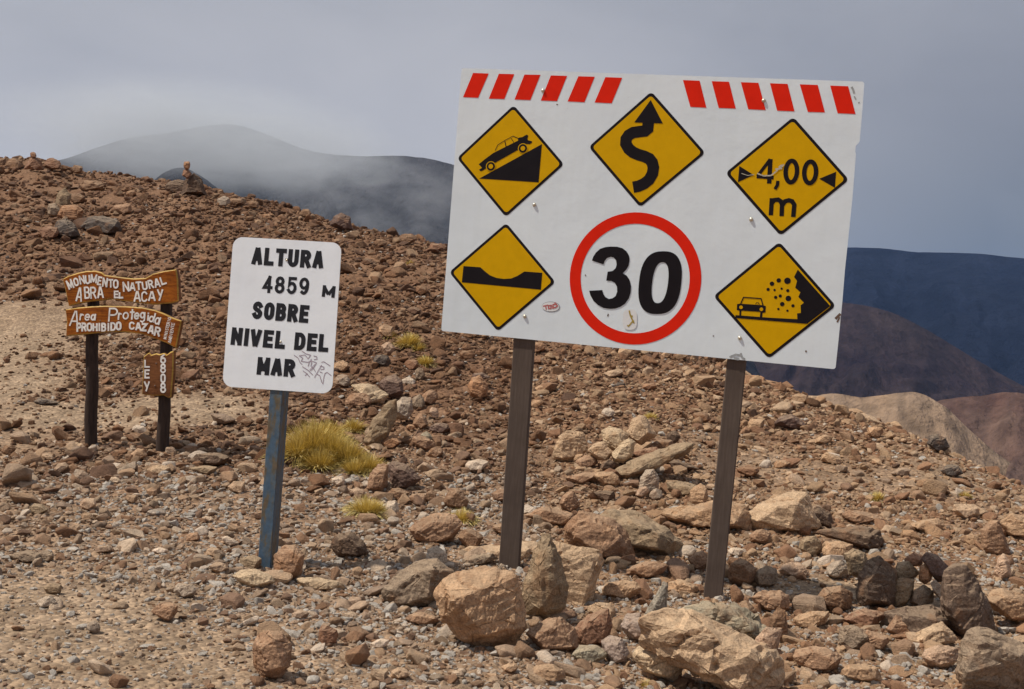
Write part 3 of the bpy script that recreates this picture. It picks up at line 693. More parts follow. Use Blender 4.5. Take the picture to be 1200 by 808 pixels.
 (ell(1,190,14,11,0,81), 'brown', 'stone cut by the left edge on the skyline', dict(base=198)),
 ([(212,230),(217,212),(227,204),(236,211),(242,230)], 'dbrown', 'dark base stone of the skyline cairn', dict(base=230)),
 (ell(206,219,26,17,-5,82), 'dbrown', 'flat dark stone at the left of the skyline cairn', dict(base=228)),
 (ell(219,204,11,11,0,83), 'red', 'middle stone of the skyline cairn', dict(base=230)),
 (ell(219,194,8,10,0,84), 'orange', 'topmost small stone of the skyline cairn', dict(base=230)),
 (ell(262,236,15,13,0,85), 'lgrey', 'pale grey stone on the skyline right of the cairn', dict(base=243)),
 (ell(277,237,18,10,0,86), 'brown', 'brown stone touching the pale grey skyline stone', dict(base=243)),
 (ell(297,240,13,10,0,87), 'brown', 'brown stone on the skyline above the altitude sign\'s left half', dict(base=246)),
 ([(387,264),(391,254),(400,250),(410,255),(412,268),(400,270)], 'purple', 'dark rounded boulder on the skyline above the altitude sign\'s right corner', dict(base=272)),
 (ell(358,250,15,9,0,88), 'brown', 'small brown skyline stone above the altitude sign', dict(base=257)),
 (ell(478,280,19,12,0,89), 'brown', 'brown stone on the skyline left of the large sign', dict(base=288)),
 (ell(511,290,16,10,0,90), 'red', 'red-brown skyline stone touching the large sign\'s left edge', dict(base=297)),
 (ell(446,285,16,9,0,91), 'brown', 'low brown stone on the skyline between the two metal signs', dict(base=290)),
 # right slope
 ([(908,497),(915,489),(926,486),(938,492),(946,503),(930,504)], 'purple', 'dark flat-topped rock on the slope right of the right post', {}),
 ([(1087,520),(1090,511),(1098,509),(1108,514),(1112,524),(1104,530),(1094,528)], 'dgrey', 'dark rounded boulder on the right-hand slope edge', {}),
 ([(1103,552),(1110,545),(1122,546),(1128,555),(1120,559),(1108,557)], 'dgrey', 'dark grey flat boulder below the dark rounded one at the right', {}),
 (ell(727,452,14,8,0,92), 'dgrey', 'tiny dark stone high between the posts', {}),
]
for poly, c, lab, ex in H:
    if lab is None: continue
    add_rock(poly, C[c], lab, **ex)

# individual mid-size stones that lie between them
def colour_word(c):
    r, g_, b = c
    if r > .43: return 'pale'
    if r/b > 3.0: return 'rusty brown'
    if r > .33: return 'tan'
    if r < .19: return 'dark brown'
    return 'brown'
boxes = []
for poly, c, lab, ex in H:
    xs = [p[0] for p in poly]; ys = [p[1] for p in poly]; boxes.append((min(xs), min(ys), max(xs), max(ys)))
def sandpx(px, py):
    g = ground_hit(px, py)
    return (1.0, g) if g is None else (float(sandw(g.x, g.y)), g)
cnt = 0; tries = 0; MIDS = []
ANCH = [(102, 524, 'the wooden sign left post foot'), (188, 532, 'the wooden sign right post foot'), (145, 360, 'the wooden sign planks'), (118, 265, 'the lens-shaped dark boulder'), (219, 215, 'the skyline cairn'), (40, 190, 'the capped skyline stone'),
        (400, 260, 'the dark rounded skyline boulder'), (275, 300, 'the altitude sign top corner'), (262, 440, 'the altitude sign bottom corner'), (398, 350, 'the altitude sign right edge'), (311, 667, 'the blue post foot'), (316, 560, 'the middle of the blue post'),
        (390, 520, 'the largest grass tussock'), (427, 600, 'the straw yellow tuft'), (478, 400, 'the golden tuft'), (445, 490, 'the leaning diagonal brown slab'), (522, 300, 'the large board left edge'), (512, 620, 'the oval tan rock'), (560, 455, 'the orange dark-topped stone'),
        (565, 710, 'the big rounded tan boulder'), (480, 685, 'the two-humped boulder'), (318, 768, 'the round-faced brown boulder'), (217, 692, 'the pale lone gravel stone'), (95, 560, 'the pale grey block'), (55, 705, 'the grey lower-left stone'), (243, 541, 'the dark flat propped stone'),
        (665, 520, 'the broad faded slab'), (745, 530, 'the middle rock pile'), (700, 630, 'the brown overhanging slab'), (760, 625, 'the long layered slab'), (920, 600, 'the wide light tan block'), (845, 560, 'the middle of the right post'), (925, 496, 'the dark flat-topped rock'),
        (1100, 519, 'the dark rounded slope boulder'), (1005, 632, 'the dark log-shaped rock'), (1030, 582, 'the small right-hand tuft'), (1050, 685, 'the dark stone pile'), (1130, 705, 'the largest dark boulder'), (1170, 630, 'the triangular leaning slab'), (1165, 775, 'the lower right grey boulder'),
        (833, 760, 'the very big cracked boulder'), (695, 745, 'the reddish brown stone'), (930, 720, 'the thin upright flake'), (1101, 770, 'the pale pinkish stone'), (700, 440, 'the board bottom edge'), (600, 500, 'the left post middle'), (190, 300, 'the bare upper slope'), (330, 250, 'the skyline above the sign')]
while cnt < 300-len(H)+8 and tries < 9000:
    tries += 1
    px, py = rnd.uniform(4, 1196), rnd.uniform(196, 806)
    s, g = sandpx(px, py)
    if g is None or rnd.random() < s*1.3: continue
    if g.y > 44: continue
    far = max(0, min(1, (560-py)/300))
    wpx = rnd.uniform(15, 27)*(1-.35*far)*(1.1 if px > 420 else .9)*(1+.75*(py > 575 and px > 590 and rnd.random() < .6)); hpx = wpx*rnd.uniform(.42, .78); wpx, hpx = (wpx*.85, hpx*.85) if py < 380 else (wpx, hpx)
    if any(b[0]-wpx*.5 < px < b[2]+wpx*.5 and b[1]-hpx*.4 < py < b[3]+hpx*.7 for b in boxes): continue
    boxes.append((px-wpx/2, py-hpx/2, px+wpx/2, py+hpx/2))
    c = pickcol(zone(px, py))
    where = ('on the left slope' if py < 400 and px < 520 else 'on the slope between the metal signs' if py < 560 and px < 600 else 'behind the large sign posts' if py < 600 and px < 850 else
             'on the open slope at the right' if py < 640 and px >= 850 else 'in the gravel left of the blue post' if px < 310 else 'in the gravel between the signs' if px < 600 else 'among the rubble round the large sign')
    size = 'big' if wpx > 30 else 'small' if wpx < 17 else 'middle-sized'
    shape = 'flat' if hpx/wpx < .6 else 'blocky' if hpx/wpx > .75 else 'angular'
    A = min(ANCH, key=lambda a: math.hypot(px-a[0], (py-a[1])*1.2)); dx, dy = px-A[0], py-A[1]
    ds = math.hypot(dx, dy); an = math.degrees(math.atan2(-dy, dx)) % 360
    dr = ('right of', 'up and right of', 'above', 'up and left of', 'left of', 'down and left of', 'below', 'down and right of')[int((an+22.5)//45) % 8]
    o = add_rock(ell(px, py, wpx, hpx, rnd.uniform(-20, 20), 500+cnt, n=7), c, 'x', 'half-sunk stones '+where, thick=.9, subs=2)
    MIDS.append((o, '%s %s %s stone' % (size, colour_word(c), shape), '%s %s' % (dr, A[2]), ds))
    cnt += 1
from collections import defaultdict
_by = defaultdict(list)
for it in MIDS: _by[(it[1], it[2])].append(it)
for (a, b), lst in _by.items():
    lst.sort(key=lambda it: it[3])
    for k, it in enumerate(lst):
        far_ = ('just ' if it[3] < 45 else 'some way ') if len(lst) == 1 else ('nearest ', 'second nearest, ', 'third nearest, ', 'fourth nearest, ', 'fifth nearest, ')[min(k, 4)]
        lb = a+' '+far_+b
        it[0]['label'] = lb if len(lb.split()) <= 15 else lb.replace(' and ', '-', 1)
print('rocks', ROCKN[0], cnt)

# ------------------------------------------------------------------ grass tussocks
m_, t_, b_ = new_mat('dry grass', .75, .2)
at_ = t_.nodes.new('ShaderNodeAttribute'); at_.attribute_name = 'tone'
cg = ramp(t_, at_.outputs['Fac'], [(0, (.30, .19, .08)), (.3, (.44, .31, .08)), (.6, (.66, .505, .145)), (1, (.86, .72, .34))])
t_.links.new(cg, b_.inputs['Base Color'])
try:
    b_.inputs['Subsurface Weight'].default_value = 0
except Exception: pass
M_grass = m_
def tussock(mounds, n, label, length, spread=1.0, warm=0.0):
    """mounds: list of (px, base py, width px, height px)"""
    V, Fc, T = [], [], []
    g0 = ground_hit(mounds[0][0], mounds[0][1]); origin = g0.copy()
    for mx, my, mw, mh in mounds:
        g = ground_hit(mx, my); dep = (g-CAM).dot(CF); R = mw/2/F*dep; Hh = mh/F*dep
        cy = g.y+R*.6
        for i in range(int(n*mw*mh/1000)):
            a = rnd.uniform(0, 6.283); q = math.sqrt(rnd.random())
            bx, by = g.x+math.cos(a)*q*R*.62, cy+math.sin(a)*q*R*.5
            bz = tz(bx, by)-.01
            lean = q*1.05*spread+rnd.gauss(0, .22); L_ = Hh*rnd.uniform(.75, 1.12)*(1-.25*q)*1.12
            d = Vector((math.cos(a+rnd.uniform(-.5, .5)), math.sin(a+rnd.uniform(-.5, .5)), 0))
            side = Vector((-d.y, d.x, 0)); 
            if rnd.random() < .5: side = (side+Vector((1, 0, 0))).normalized()
            wd = rnd.uniform(.0014, .0030)*(dep/7)
            p = Vector((bx, by, bz)); pr = None; tone = min(1, max(0, rnd.gauss(.58+warm, .26)))
            k0 = len(V)
            for s in range(4):
                f = s/3; hgt = L_*f; ang = lean*(.45+.75*f)
                pos = p + d*math.sin(ang)*hgt + Vector((0, 0, math.cos(ang)*hgt))
                ww = wd*(1-f*.8)
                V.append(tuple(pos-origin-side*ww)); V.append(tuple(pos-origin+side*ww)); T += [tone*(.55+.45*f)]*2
            for s in range(3):
                Fc.append((k0+2*s, k0+2*s+1, k0+2*s+3, k0+2*s+2))
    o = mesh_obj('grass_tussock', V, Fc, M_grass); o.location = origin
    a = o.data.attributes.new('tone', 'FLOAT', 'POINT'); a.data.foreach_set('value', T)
    tag(o, label, 'grass tussock', 'yellow grass tussocks'); return o
tussock([(362, 541, 52, 46), (346, 545, 36, 34), (384, 547, 46, 36), (404, 550, 42, 30), (430, 556, 42, 22), (380, 522, 44, 27), (372, 553, 40, 26), (414, 558, 34, 20)], 1300, 'largest golden green grass tussock, right of the blue post', .3)
tussock([(413, 508, 28, 16)], 1300, 'small green-yellow tuft at the upper right of the largest tussock', .1)
tussock([(427, 606, 44, 22), (440, 603, 26, 16)], 1300, 'straw yellow tuft beside the small white stone, below the largest tussock', .2, 1.2, .15)
tussock([(541, 614, 34, 17)], 1300, 'pale yellow tuft showing behind the oval tan rock', .2, 1.2, .15)
tussock([(478, 409, 28, 18), (490, 412, 14, 10)], 1600, 'golden tuft at the left of the large sign\'s lower edge', .2, 1, .05)
tussock([(457, 397, 12, 8)], 2200, 'tiny tuft up left of the golden tuft', .2)
tussock([(498, 430, 17, 13)], 1900, 'little tuft just below the golden tuft', .2, 1, .05)
tussock([(763, 492, 14, 9)], 2200, 'tiny bright yellow tuft behind the middle rock pile', .2, 1, .25)
tussock([(1030, 588, 21, 11)], 1900, 'small yellow tuft above the dark layered rock at the right', .2, 1, .15)
tussock([(1133, 584, 15, 8)], 1900, 'faint pale tuft near the right edge on the slope', .2, 1, .2)
tussock([(480, 312, 8, 7)], 2500, 'tiny far tuft on the slope left of the large sign', .2)
tussock([(760, 808, 34, 10)], 1200, 'dry straw tuft at the very bottom edge', .2, 1.2, .2)

# ------------------------------------------------------------------ sign making tools
def flat_mat(name, col, rough=.45, var=.06, scale=12, spec=.35):
    m, t, b = new_mat(name, rough, spec)
    n = noise_n(t, scale, 5, .6, objco(t))
    c = mix(t, 1.0, (*col, 1), ramp(t, n, [(.3, (1-var,)*3), (.7, (1+var,)*3)]), 'MULTIPLY')
    t.links.new(c, b.inputs['Base Color'])
    r = ramp(t, n, [(.3, (rough-.08,)*3), (.7, (rough+.1,)*3)]); t.links.new(r, b.inputs['Roughness'])
    return m
def panel_mat(name, col):
    m, t, b = new_mat(name, .42, .4)
    oc = objco(t)
    n = noise_n(t, 1.6, 5, .6, oc); n2 = noise_n(t, 60, 3, .6, oc); b.inputs['Specular IOR Level'].default_value = .2
    st = noise_n(t, 3, 4, .6, mapping(t, oc, (6, 1, .4)))
    c = mix(t, 1.0, (*col, 1), ramp(t, n, [(.3, (.93, .94, .95)), (.7, (1.03, 1.03, 1.02))]), 'MULTIPLY')
    c = mix(t, 1.0, c, ramp(t, st, [(.3, (.975, .975, .965)), (.6, (1, 1, 1))]), 'MULTIPLY')
    c = mix(t, ramp(t, n2, [(.70, (0, 0, 0)), (.78, (.5, .5, .5))]), c, (.45, .43, .40))
    t.links.new(c, b.inputs['Base Color'])
    bump(t, b, n, .25, .03)
    return m
M_white = panel_mat('white sign sheet', (.80, .86, .89))
M_white2 = panel_mat('white painted steel', (.88, .90, .92))
M_yel = flat_mat('amber sign yellow', (.70, .385, .0015), .5, .05, 12, .08)
M_blk = flat_mat('black print', (.012, .009, .011), .5, .1, 12, .12)
M_blk2 = flat_mat('hand painted black', (.022, .022, .026), .55, .2, 40, .15)
M_redp = flat_mat('signal red', (.80, .022, .006), .5, .06, 12, .08)
M_bolt = flat_mat('zinc bolt', (.62, .56, .45), .35, .1)
for mm in (M_bolt,): mm.node_tree.nodes['Principled BSDF'].inputs['Metallic'].default_value = .7
M_scuff = flat_mat('scuffed bare metal', (.36, .37, .37), .6, .3, 60)
M_scratch = flat_mat('pale scratch', (.52, .47, .36), .6, .3, 80)
M_hand = flat_mat('white hand lettering', (.84, .80, .74), .6, .22, 30)
M_pen = flat_mat('faded purple pen', (.36, .28, .32), .7, .2, 60)
M_stkw = flat_mat('white sticker', (.80, .80, .78), .5, .04)
M_stkr = flat_mat('faded red sticker print', (.50, .14, .13), .5, .2, 50)
M_stky = flat_mat('mustard sticker print', (.40, .29, .06), .5, .3, 60)

class Frame:
    """a sign's own plane: origin, U right, V up, Nf out of the face towards the viewer"""
    def __init__(s, O, U, V):
        s.O, s.U = O, U.normalized(); s.V = (V-s.U*V.dot(s.U)).normalized(); s.N = s.U.cross(s.V)
        # N = U x V points to the viewer's side
        s.root = None
    def uv(s, px, py):
        d = ray(px, py); t = (s.O-CAM).dot(s.N)/d.dot(s.N); p = CAM+d*t-s.O
        return (p.dot(s.U), p.dot(s.V))
    def make_root(s, name, label, cat):
        e = bpy.data.objects.new(name, None); COL.objects.link(e); e.empty_display_size = .3
        m = Matrix((s.U, -s.N, s.V)).transposed().to_4x4(); m.translation = s.O
        e.matrix_world = m; s.root = e; tag(e, label, cat); return e
def quad_frame(q, foot):
    d = [ray(*p) for p in q]
    A = np.array([list(d[0]), [-c for c in d[1]], list(d[2])]).T
    s = np.linalg.solve(A, np.array(list(d[3]))); s = list(s)+[1.0]
    P = [CAM+d[i]*float(s[i]) for i in range(4)]
    U = ((P[1]-P[0])+(P[2]-P[3])).normalized(); V = ((P[0]-P[3])+(P[1]-P[2])).normalized()
    fr = Frame(P[3], U, V)
    df = ray(*foot); t = (fr.O-CAM).dot(fr.N)/df.dot(fr.N)
    g = ground_hit(*foot); k = (g-CAM).dot(CF)/t
    P = [CAM+(p-CAM)*k for p in P]
    fr = Frame(g, U, V)
    return fr, P
def sheet(name, loops, fr, y, mat, parent, thick=0.0, cham=0.0, mat2=None, px=True):
    """flat or thick piece from an outline (and optional holes) given in photo pixels or plane units; y<0 is towards the viewer"""
    if px: loops = [[fr.uv(*p) for p in lp] for lp in loops]
    tri = geometry.tessellate_polygon([[Vector((p[0], p[1], 0)) for p in lp] for lp in loops])
    flat = [p for lp in loops for p in lp]; n = len(flat)
    V = [(p[0], y, p[1]) for p in flat]; Fc = []
    for t in tri:
        a, b, c = (flat[i] for i in t)
        s = (b[0]-a[0])*(c[1]-a[1])-(b[1]-a[1])*(c[0]-a[0])
        Fc.append(tuple(t) if s > 0 else tuple(reversed(t)))
    nf = len(Fc)
    if thick:
        V += [(p[0], y+thick, p[1]) for p in flat]
        Fc += [tuple(i+n for i in reversed(f)) for f in Fc[:nf]]
        o0 = 0
        for li, lp in enumerate(loops):
            m = len(lp); ar = sum(lp[i][0]*lp[(i+1) % m][1]-lp[(i+1) % m][0]*lp[i][1] for i in range(m))
            flip = (ar > 0) != (li > 0)
            for i in range(m):
                a, b = o0+i, o0+(i+1) % m
                Fc.append((a, b+0, b+n, a+n) if not flip else (b, a, a+n, b+n))
            o0 += m
    o = mesh_obj(name, V, Fc, mat, parent)
    if thick:
        bm = bmesh.new(); bm.from_mesh(o.data); bmesh.ops.recalc_face_normals(bm, faces=bm.faces); bm.to_mesh(o.data); bm.free()
    if mat2 is not None:
        o.data.materials.append(mat2)
        for p in o.data.polygons:
            if abs(p.normal.y) < .9: p.material_index = 1
    return o
def rounded(pts, r, seg=5):
    """round the corners of a polygon given in plane units"""
    out = []; n = len(pts)
    for i in range(n):
        p = Vector(pts[i]); a = (Vector(pts[i-1])-p); b = (Vector(pts[(i+1) % n])-p)
        a.normalize(); b.normalize(); half = a.angle(b)/2; tl = r/math.tan(half)
        c = p+(a+b).normalized()*(r/math.sin(half)); s0 = p+a*tl; s1 = p+b*tl
        a0 = math.atan2(s0.y-c.y, s0.x-c.x); a1 = math.atan2(s1.y-c.y, s1.x-c.x); dl = a1-a0
        while dl > math.pi: dl -= 2*math.pi
        while dl < -math.pi: dl += 2*math.pi
        for k in range(seg+1):
            t = a0+dl*k/seg; out.append((c.x+r*math.cos(t), c.y+r*math.sin(t)))
    return out
def ribbon(pl, w_, closed=False, cap=0.0):
    """quads of a stroked polyline; returns verts2d, faces"""
    P = [Vector(p) for p in pl]
    P = [p for i, p in enumerate(P) if i == 0 or (p-P[i-1]).length > 1e-6]
    if closed and (P[0]-P[-1]).length < 1e-6: P = P[:-1]
    n = len(P); L_, R_ = [], []
    for i in range(n):
        a = P[i-1] if (i > 0 or closed) else None; b = P[(i+1) % n] if (i < n-1 or closed) else None
        d1 = (P[i]-a).normalized() if a is not None else None; d2 = (b-P[i]).normalized() if b is not None else None
        if d1 is None: d1 = d2
        if d2 is None: d2 = d1
        nn = Vector((-(d1.y+d2.y), d1.x+d2.x))
        if nn.length < 1e-6: nn = Vector((-d1.y, d1.x))
        nn.normalize(); c = max(.45, nn.dot(Vector((-d1.y, d1.x))))
        q = P[i]
        if not closed and i == 0: q = q-d1*cap
        if not closed and i == n-1: q = q+d1*cap
        L_.append(q+nn*w_/2/c); R_.append(q-nn*w_/2/c)
    V = [tuple(p) for p in L_]+[tuple(p) for p in R_]; Fc = []
    for i in range(n if closed else n-1):
        j = (i+1) % n; Fc.append((n+i, n+j, j, i))
    return V, Fc
def strokes_obj(name, strokes, y, mat, parent, step=.00012):
    """strokes: list of (polyline in plane units, width, closed, cap); each lies a hair above the one before"""
    V, Fc = [], []
    for k, (pl, w_, cl_, cap) in enumerate(strokes):
        v, f = ribbon(pl, w_, cl_, cap); o = len(V)
        V += [(p[0], y-step*(k % 6), p[1]) for p in v]; Fc += [tuple(i+o for i in q) for q in f]
    return mesh_obj(name, V, Fc, mat, parent)
def arc(cx, cy, rx, ry, a0, a1, n=8):
    return [(cx+rx*math.cos(math.radians(a0+(a1-a0)*i/n)), cy+ry*math.sin(math.radians(a0+(a1-a0)*i/n))) for i in range(n+1)]
G = {
 'A': [[(0, 0), (.42, 1)], [(1, 0), (.58, 1)], [(.19, .30), (.81, .30)]],
 'B': [[(0, 0), (0, 1)], [(0, 1), (.55, 1)]+arc(.55, .765, .38, .235, 80, -80, 6)+[(0, .53)], [(0, .53), (.55, .53)]+arc(.58, .265, .42, .265, 80, -80, 6)+[(0, 0)]],
 'C': [arc(.5, .7, .5, .3, 20, 180, 7)+arc(.5, .3, .5, .3, 180, 340, 7)],
 'D': [[(0, 0), (0, 1)], [(0, 1), (.45, 1)]+arc(.45, .6, .55, .4, 80, 0, 5)+arc(.45, .4, .55, .4, 0, -80, 5)+[(0, 0)]],
 'E': [[(1, 1), (0, 1), (0, 0), (1, 0)], [(0, .52), (.85, .52)]],
 'F': [[(1, 1), (0, 1), (0, 0)], [(0, .52), (.8, .52)]],
 'H': [[(0, 0), (0, 1)], [(1, 0), (1, 1)], [(0, .5), (1, .5)]],
 'I': [[(.5, 0), (.5, 1)]],
 'L': [[(0, 1), (0, 0), (1, 0)]],
 'M': [[(0, 0), (0, 1)], [(0, 1), (.5, .12)], [(.5, .12), (1, 1)], [(1, 0), (1, 1)]],
 'N': [[(0, 0), (0, 1)], [(0, 1), (1, 0)], [(1, 0), (1, 1)]],
 'O': ['c', arc(.5, .68, .5, .32, 0, 180, 8)+arc(.5, .32, .5, .32, 180, 360, 8)],
 'P': [[(0, 0), (0, 1), (.55, 1)]+arc(.55, .74, .45, .26, 80, -80, 6)+[(0, .48)]],
 'R': [[(0, 0), (0, 1)], [(0, 1), (.52, 1)]+arc(.52, .755, .44, .245, 80, -80, 6)+[(0, .51)], [(.5, .51), (1, 0)]],
 'S': [arc(.5, .75, .46, .25, 25, 200, 8)+[(.25, .58), (.75, .45)]+arc(.5, .27, .48, .27, 15, -155, 8)],
 'T': [[(0, 1), (1, 1)], [(.5, 1), (.5, 0)]],
 'U': [[(0, 1), (0, .3)]+arc(.5, .3, .5, .3, 190, 350, 8)+[(1, .3), (1, 1)]],
 'V': [[(0, 1), (.42, 0)], [(1, 1), (.58, 0)]],
 'Y': [[(0, 1), (.5, .45)], [(1, 1), (.35, 0)]],
 'Z': [[(0, 1), (1, 1), (0, 0), (1, 0)]],
 '0': ['c', arc(.5, .68, .5, .32, 0, 180, 8)+arc(.5, .32, .5, .32, 180, 360, 8)],
 '4': [[(.72, 0), (.72, 1)], [(.72, 1), (0, .28), (1, .28)]],
 '5': [[(.92, 1), (.15, 1), (.06, .5)]+arc(.48, .33, .5, .33, 130, -150, 10)],
 '6': ['c', arc(.5, .3, .5, .3, 0, 360, 14)], 
 '8': [['c']+arc(.5, .76, .43, .24, 0, 360, 12), ['c']+arc(.5, .27, .5, .27, 0, 360, 12)],
 '9': [['c']+arc(.5, .68, .5, .32, 0, 360, 12), arc(.5, .5, .5, .5, 10, -120, 8)],
 'a': [['c']+arc(.45, .45, .42, .42, 0, 360, 10), [(.95, .95), (.95, 0)]],
 'r': [[(.1, 0), (.1, 1)], [(.1, .6), (.5, .95), (.95, .85)]],
 'e': [[(.05, .5), (.95, .5)]+arc(.5, .5, .48, .48, 20, 320, 10)],
 'o': ['c', arc(.5, .5, .5, .5, 0, 360, 12)],
 't': [[(.5, 1), (.5, 0)], [(0, .72), (1, .72)]],
 'g': [['c']+arc(.45, .72, .42, .27, 0, 360, 10), [(.95, 1), (.95, .2), (.5, 0), (.1, .12)]],
 'i': [[(.5, .7), (.5, 0)], [(.5, 1), (.5, .93)]],
 'd': [['c']+arc(.42, .32, .4, .3, 0, 360, 10), [(.92, 1), (.92, 0)]],
}
G['6'] = [['c']+arc(.5, .3, .5, .3, 0, 360, 12), [(.02, .35), (.12, .75), (.75, 1)]]
def glyph(ch):
    g = G[ch]
    if g[0] == 'c': return [(g[1], True)]
    out = []
    for s in g:
        if s and s[0] == 'c': out.append((s[1:], True))
        else: out.append((s, False))
    return out
def text_line(fr, s, p0, p1, hpx, w_m, spacing=.32, widths=None):
    """strokes of a word whose baseline runs from photo point p0 to p1; hpx = cap height in pixels"""
    a = Vector(fr.uv(*p0)); b = Vector(fr.uv(*p1)); dirv = (b-a); L_ = dirv.length; dirv.normalize()
    up = Vector((-dirv.y, dirv.x)); c = fr.uv(p0[0], p0[1]-hpx); hm = (Vector(c)-a).length
    adv = [(.35 if ch in 'I' else 1.12 if ch == 'M' else .9 if ch in 'EFL' else 1.0) for ch in s]
    unit = L_/(sum(adv)+spacing*(len(s)-1)); x = 0; out = []
    for ch, ad in zip(s, adv):
        gw = ad*unit
        for pl, cl_ in glyph(ch):
            iw, ih = gw-w_m, hm-w_m
            if iw < w_m*.1: iw = 0
            pts = [a+dirv*(x+w_m/2+(px_*iw))+up*(w_m/2+py_*ih) for px_, py_ in pl]
            cap = 0 if cl_ else w_m*.5
            if len(pts) == 2 and ch in 'MN' and pl[0][0] != pl[1][0]: cap = 0
            elif ch in 'AV': cap = w_m*.42
            out.append(([tuple(p) for p in pts], w_m, cl_, cap))
        x += gw+spacing*unit
    return out
def place_glyph(fr, ch, cx, cy, w_, h_, rot, sw, ox, oy, sc, slant=0.0):
    """one hand-drawn letter: centre and box in crop units, converted to the photo and onto the board"""
    out = []; a = math.radians(rot)
    for pl, cl_ in glyph(ch):
        pts = []
        for gx, gy in pl:
            u, v = (gx-.5)*w_+slant*(gy-.5)*h_, -(gy-.5)*h_
            X = cx+u*math.cos(a)-v*math.sin(a); Y = cy+u*math.sin(a)+v*math.cos(a)
            pts.append(fr.uv(ox+X/sc, oy+Y/sc))
        out.append((pts, sw*rnd.uniform(.9, 1.1), cl_, sw*.3))
    return out
def box_post(name, fr, u0, u1, y0, y1, v0, v1, mat, parent, bev=.006, jitter=0.0):
    bm = bmesh.new(); nz = 14
    rings = []
    for k in range(nz+1):
        v = v0+(v1-v0)*k/nz; jx = rnd.uniform(-jitter, jitter)
        rings.append([bm.verts.new((x+jx, y, v)) for x, y in ((u0+bev, y0), (u1-bev, y0), (u1, y0+bev), (u1, y1-bev), (u1-bev, y1), (u0+bev, y1), (u0, y1-bev), (u0, y0+bev))])
    for k in range(nz):
        for i in range(8): bm.faces.new((rings[k][i], rings[k][(i+1) % 8], rings[k+1][(i+1) % 8], rings[k+1][i]))
    bm.faces.new(rings[-1]); bm.faces.new(list(reversed(rings[0])))
    bmesh.ops.recalc_face_normals(bm, faces=bm.faces)
    me = bpy.data.meshes.new(name); bm.to_mesh(me); bm.free(); me.materials.append(mat)
    o = bpy.data.objects.new(name, me); COL.objects.link(o); o.parent = parent; return o
def bolt(fr, px, py, y, parent, r=.013):
    u, v = fr.uv(px, py); V, Fc = [], []; n = 12
    for j in range(4):
        a = math.pi/2*j/3.4; rr = r*math.cos(a); yy = y-r*.75*math.sin(a)
        for i in range(n): V.append((rr*math.cos(6.2832*i/n), yy, rr*math.sin(6.2832*i/n)))
    for j in range(3):
        for i in range(n): Fc.append((j*n+i, j*n+(i+1) % n, (j+1)*n+(i+1) % n, (j+1)*n+i))
    Fc.append(tuple(3*n+i for i in range(n)))
    o = mesh_obj('bolt', V, Fc, M_bolt, parent, smooth=True); o.location = (u, 0, v); return o

# ------------------------------------------------------------------ the large warning sign
fr, P = quad_frame([(541, 80), (1013, 96), (979, 433), (517, 388)], (600, 668))
print('board', [tuple(round(c, 2) for c in p) for p in P], fr.N)
root = fr.make_root('warning_sign', 'large white board with five yellow diamonds and red-ringed 30 on two brown posts', 'road sign')
TH = .014
corners = [fr.uv(*p) for p in ((541, 80), (1013, 96))]
edge = [(1013, 96), (1010.5, 130), (1007.5, 165), (1006.2, 168), (1003, 171), (1002.2, 178), (1003, 181), (999, 232), (993, 290), (990, 318), (987.3, 352), (982.5, 400)]
outline = [fr.uv(*p) for p in [(541, 80)]+edge+[(979, 433), (517, 388)]]
rc = rounded(outline, .012, 3) if False else outline
def round_some(pts, idx, r):
    out = []
    n = len(pts)
    for i in range(n):
        if i in idx:
            tri3 = [pts[i-1], pts[i], pts[(i+1) % n]]
            q = rounded(tri3, r, 5); out += q[6:12]
        else: out.append(pts[i])
    return out
outline = round_some(outline, {0, 1, len(outline)-2, len(outline)-1}, .016)
M_edge = flat_mat('sheet metal edge', (.55, .55, .53), .5, .1)
board = sheet('board', [outline], fr, 0, M_white, root, thick=TH, mat2=M_edge, px=False)
def crop(pts, ox, oy, sc): return [(ox+x/sc, oy+y/sc) for x, y in pts]
S1 = [[(220,104),(294,107),(244,222),(172,219)], [(342,108),(415,110),(368,228),(294,226)], [(463,112),(539,113),(491,233),(416,230)], [(588,116),(665,118),(617,238),(540,235)], [(718,120),(796,122),(747,243),(667,239)], [(846,124),(926,127),(876,248),(795,244)]]
S2 = [[(163,138),(242,141),(274,269),(198,265)], [(299,143),(381,146),(413,273),(332,270)], [(437,148),(520,151),(555,280),(472,276)], [(575,153),(658,156),(691,286),(609,283)], [(716,158),(801,161),(835,291),(754,289)], [(860,164),(945,167),(980,299),(895,295)]]
for ox, S in ((500, S1), (760, S2)):
    for q in S: sheet('red_stripe', [crop(q, ox, 60, 4.04)], fr, -.0012, M_redp, root)
def diamond(pts, label):
    uv = [fr.uv(*p) for p in pts]; c = sum((Vector(p) for p in uv), Vector((0, 0)))/4
    o = sheet('warning_diamond', [rounded(uv, .028, 6)], fr, -.0012, M_blk, root, px=False); o['label'] = label
    side_ = (Vector(uv[0])-Vector(uv[1])).length; k = 1-2*.0175/side_
    inn = [tuple(c+(Vector(p)-c)*k) for p in uv]
    sheet('yellow_face', [rounded(inn, .020, 6)], fr, -.0022, M_yel, o, px=False)
    return o
d1 = diamond([(602, 123.4), (661.2, 193), (592.8, 254.6), (535.6, 185.5)], 'yellow diamond with a black car climbing a steep wedge')
K = (550, 140, 8.98)
wl = [sheet('slope_symbol', [crop([(105,625),(765,262),(730,665)], *K)], fr, -.0032, M_blk, d1)]
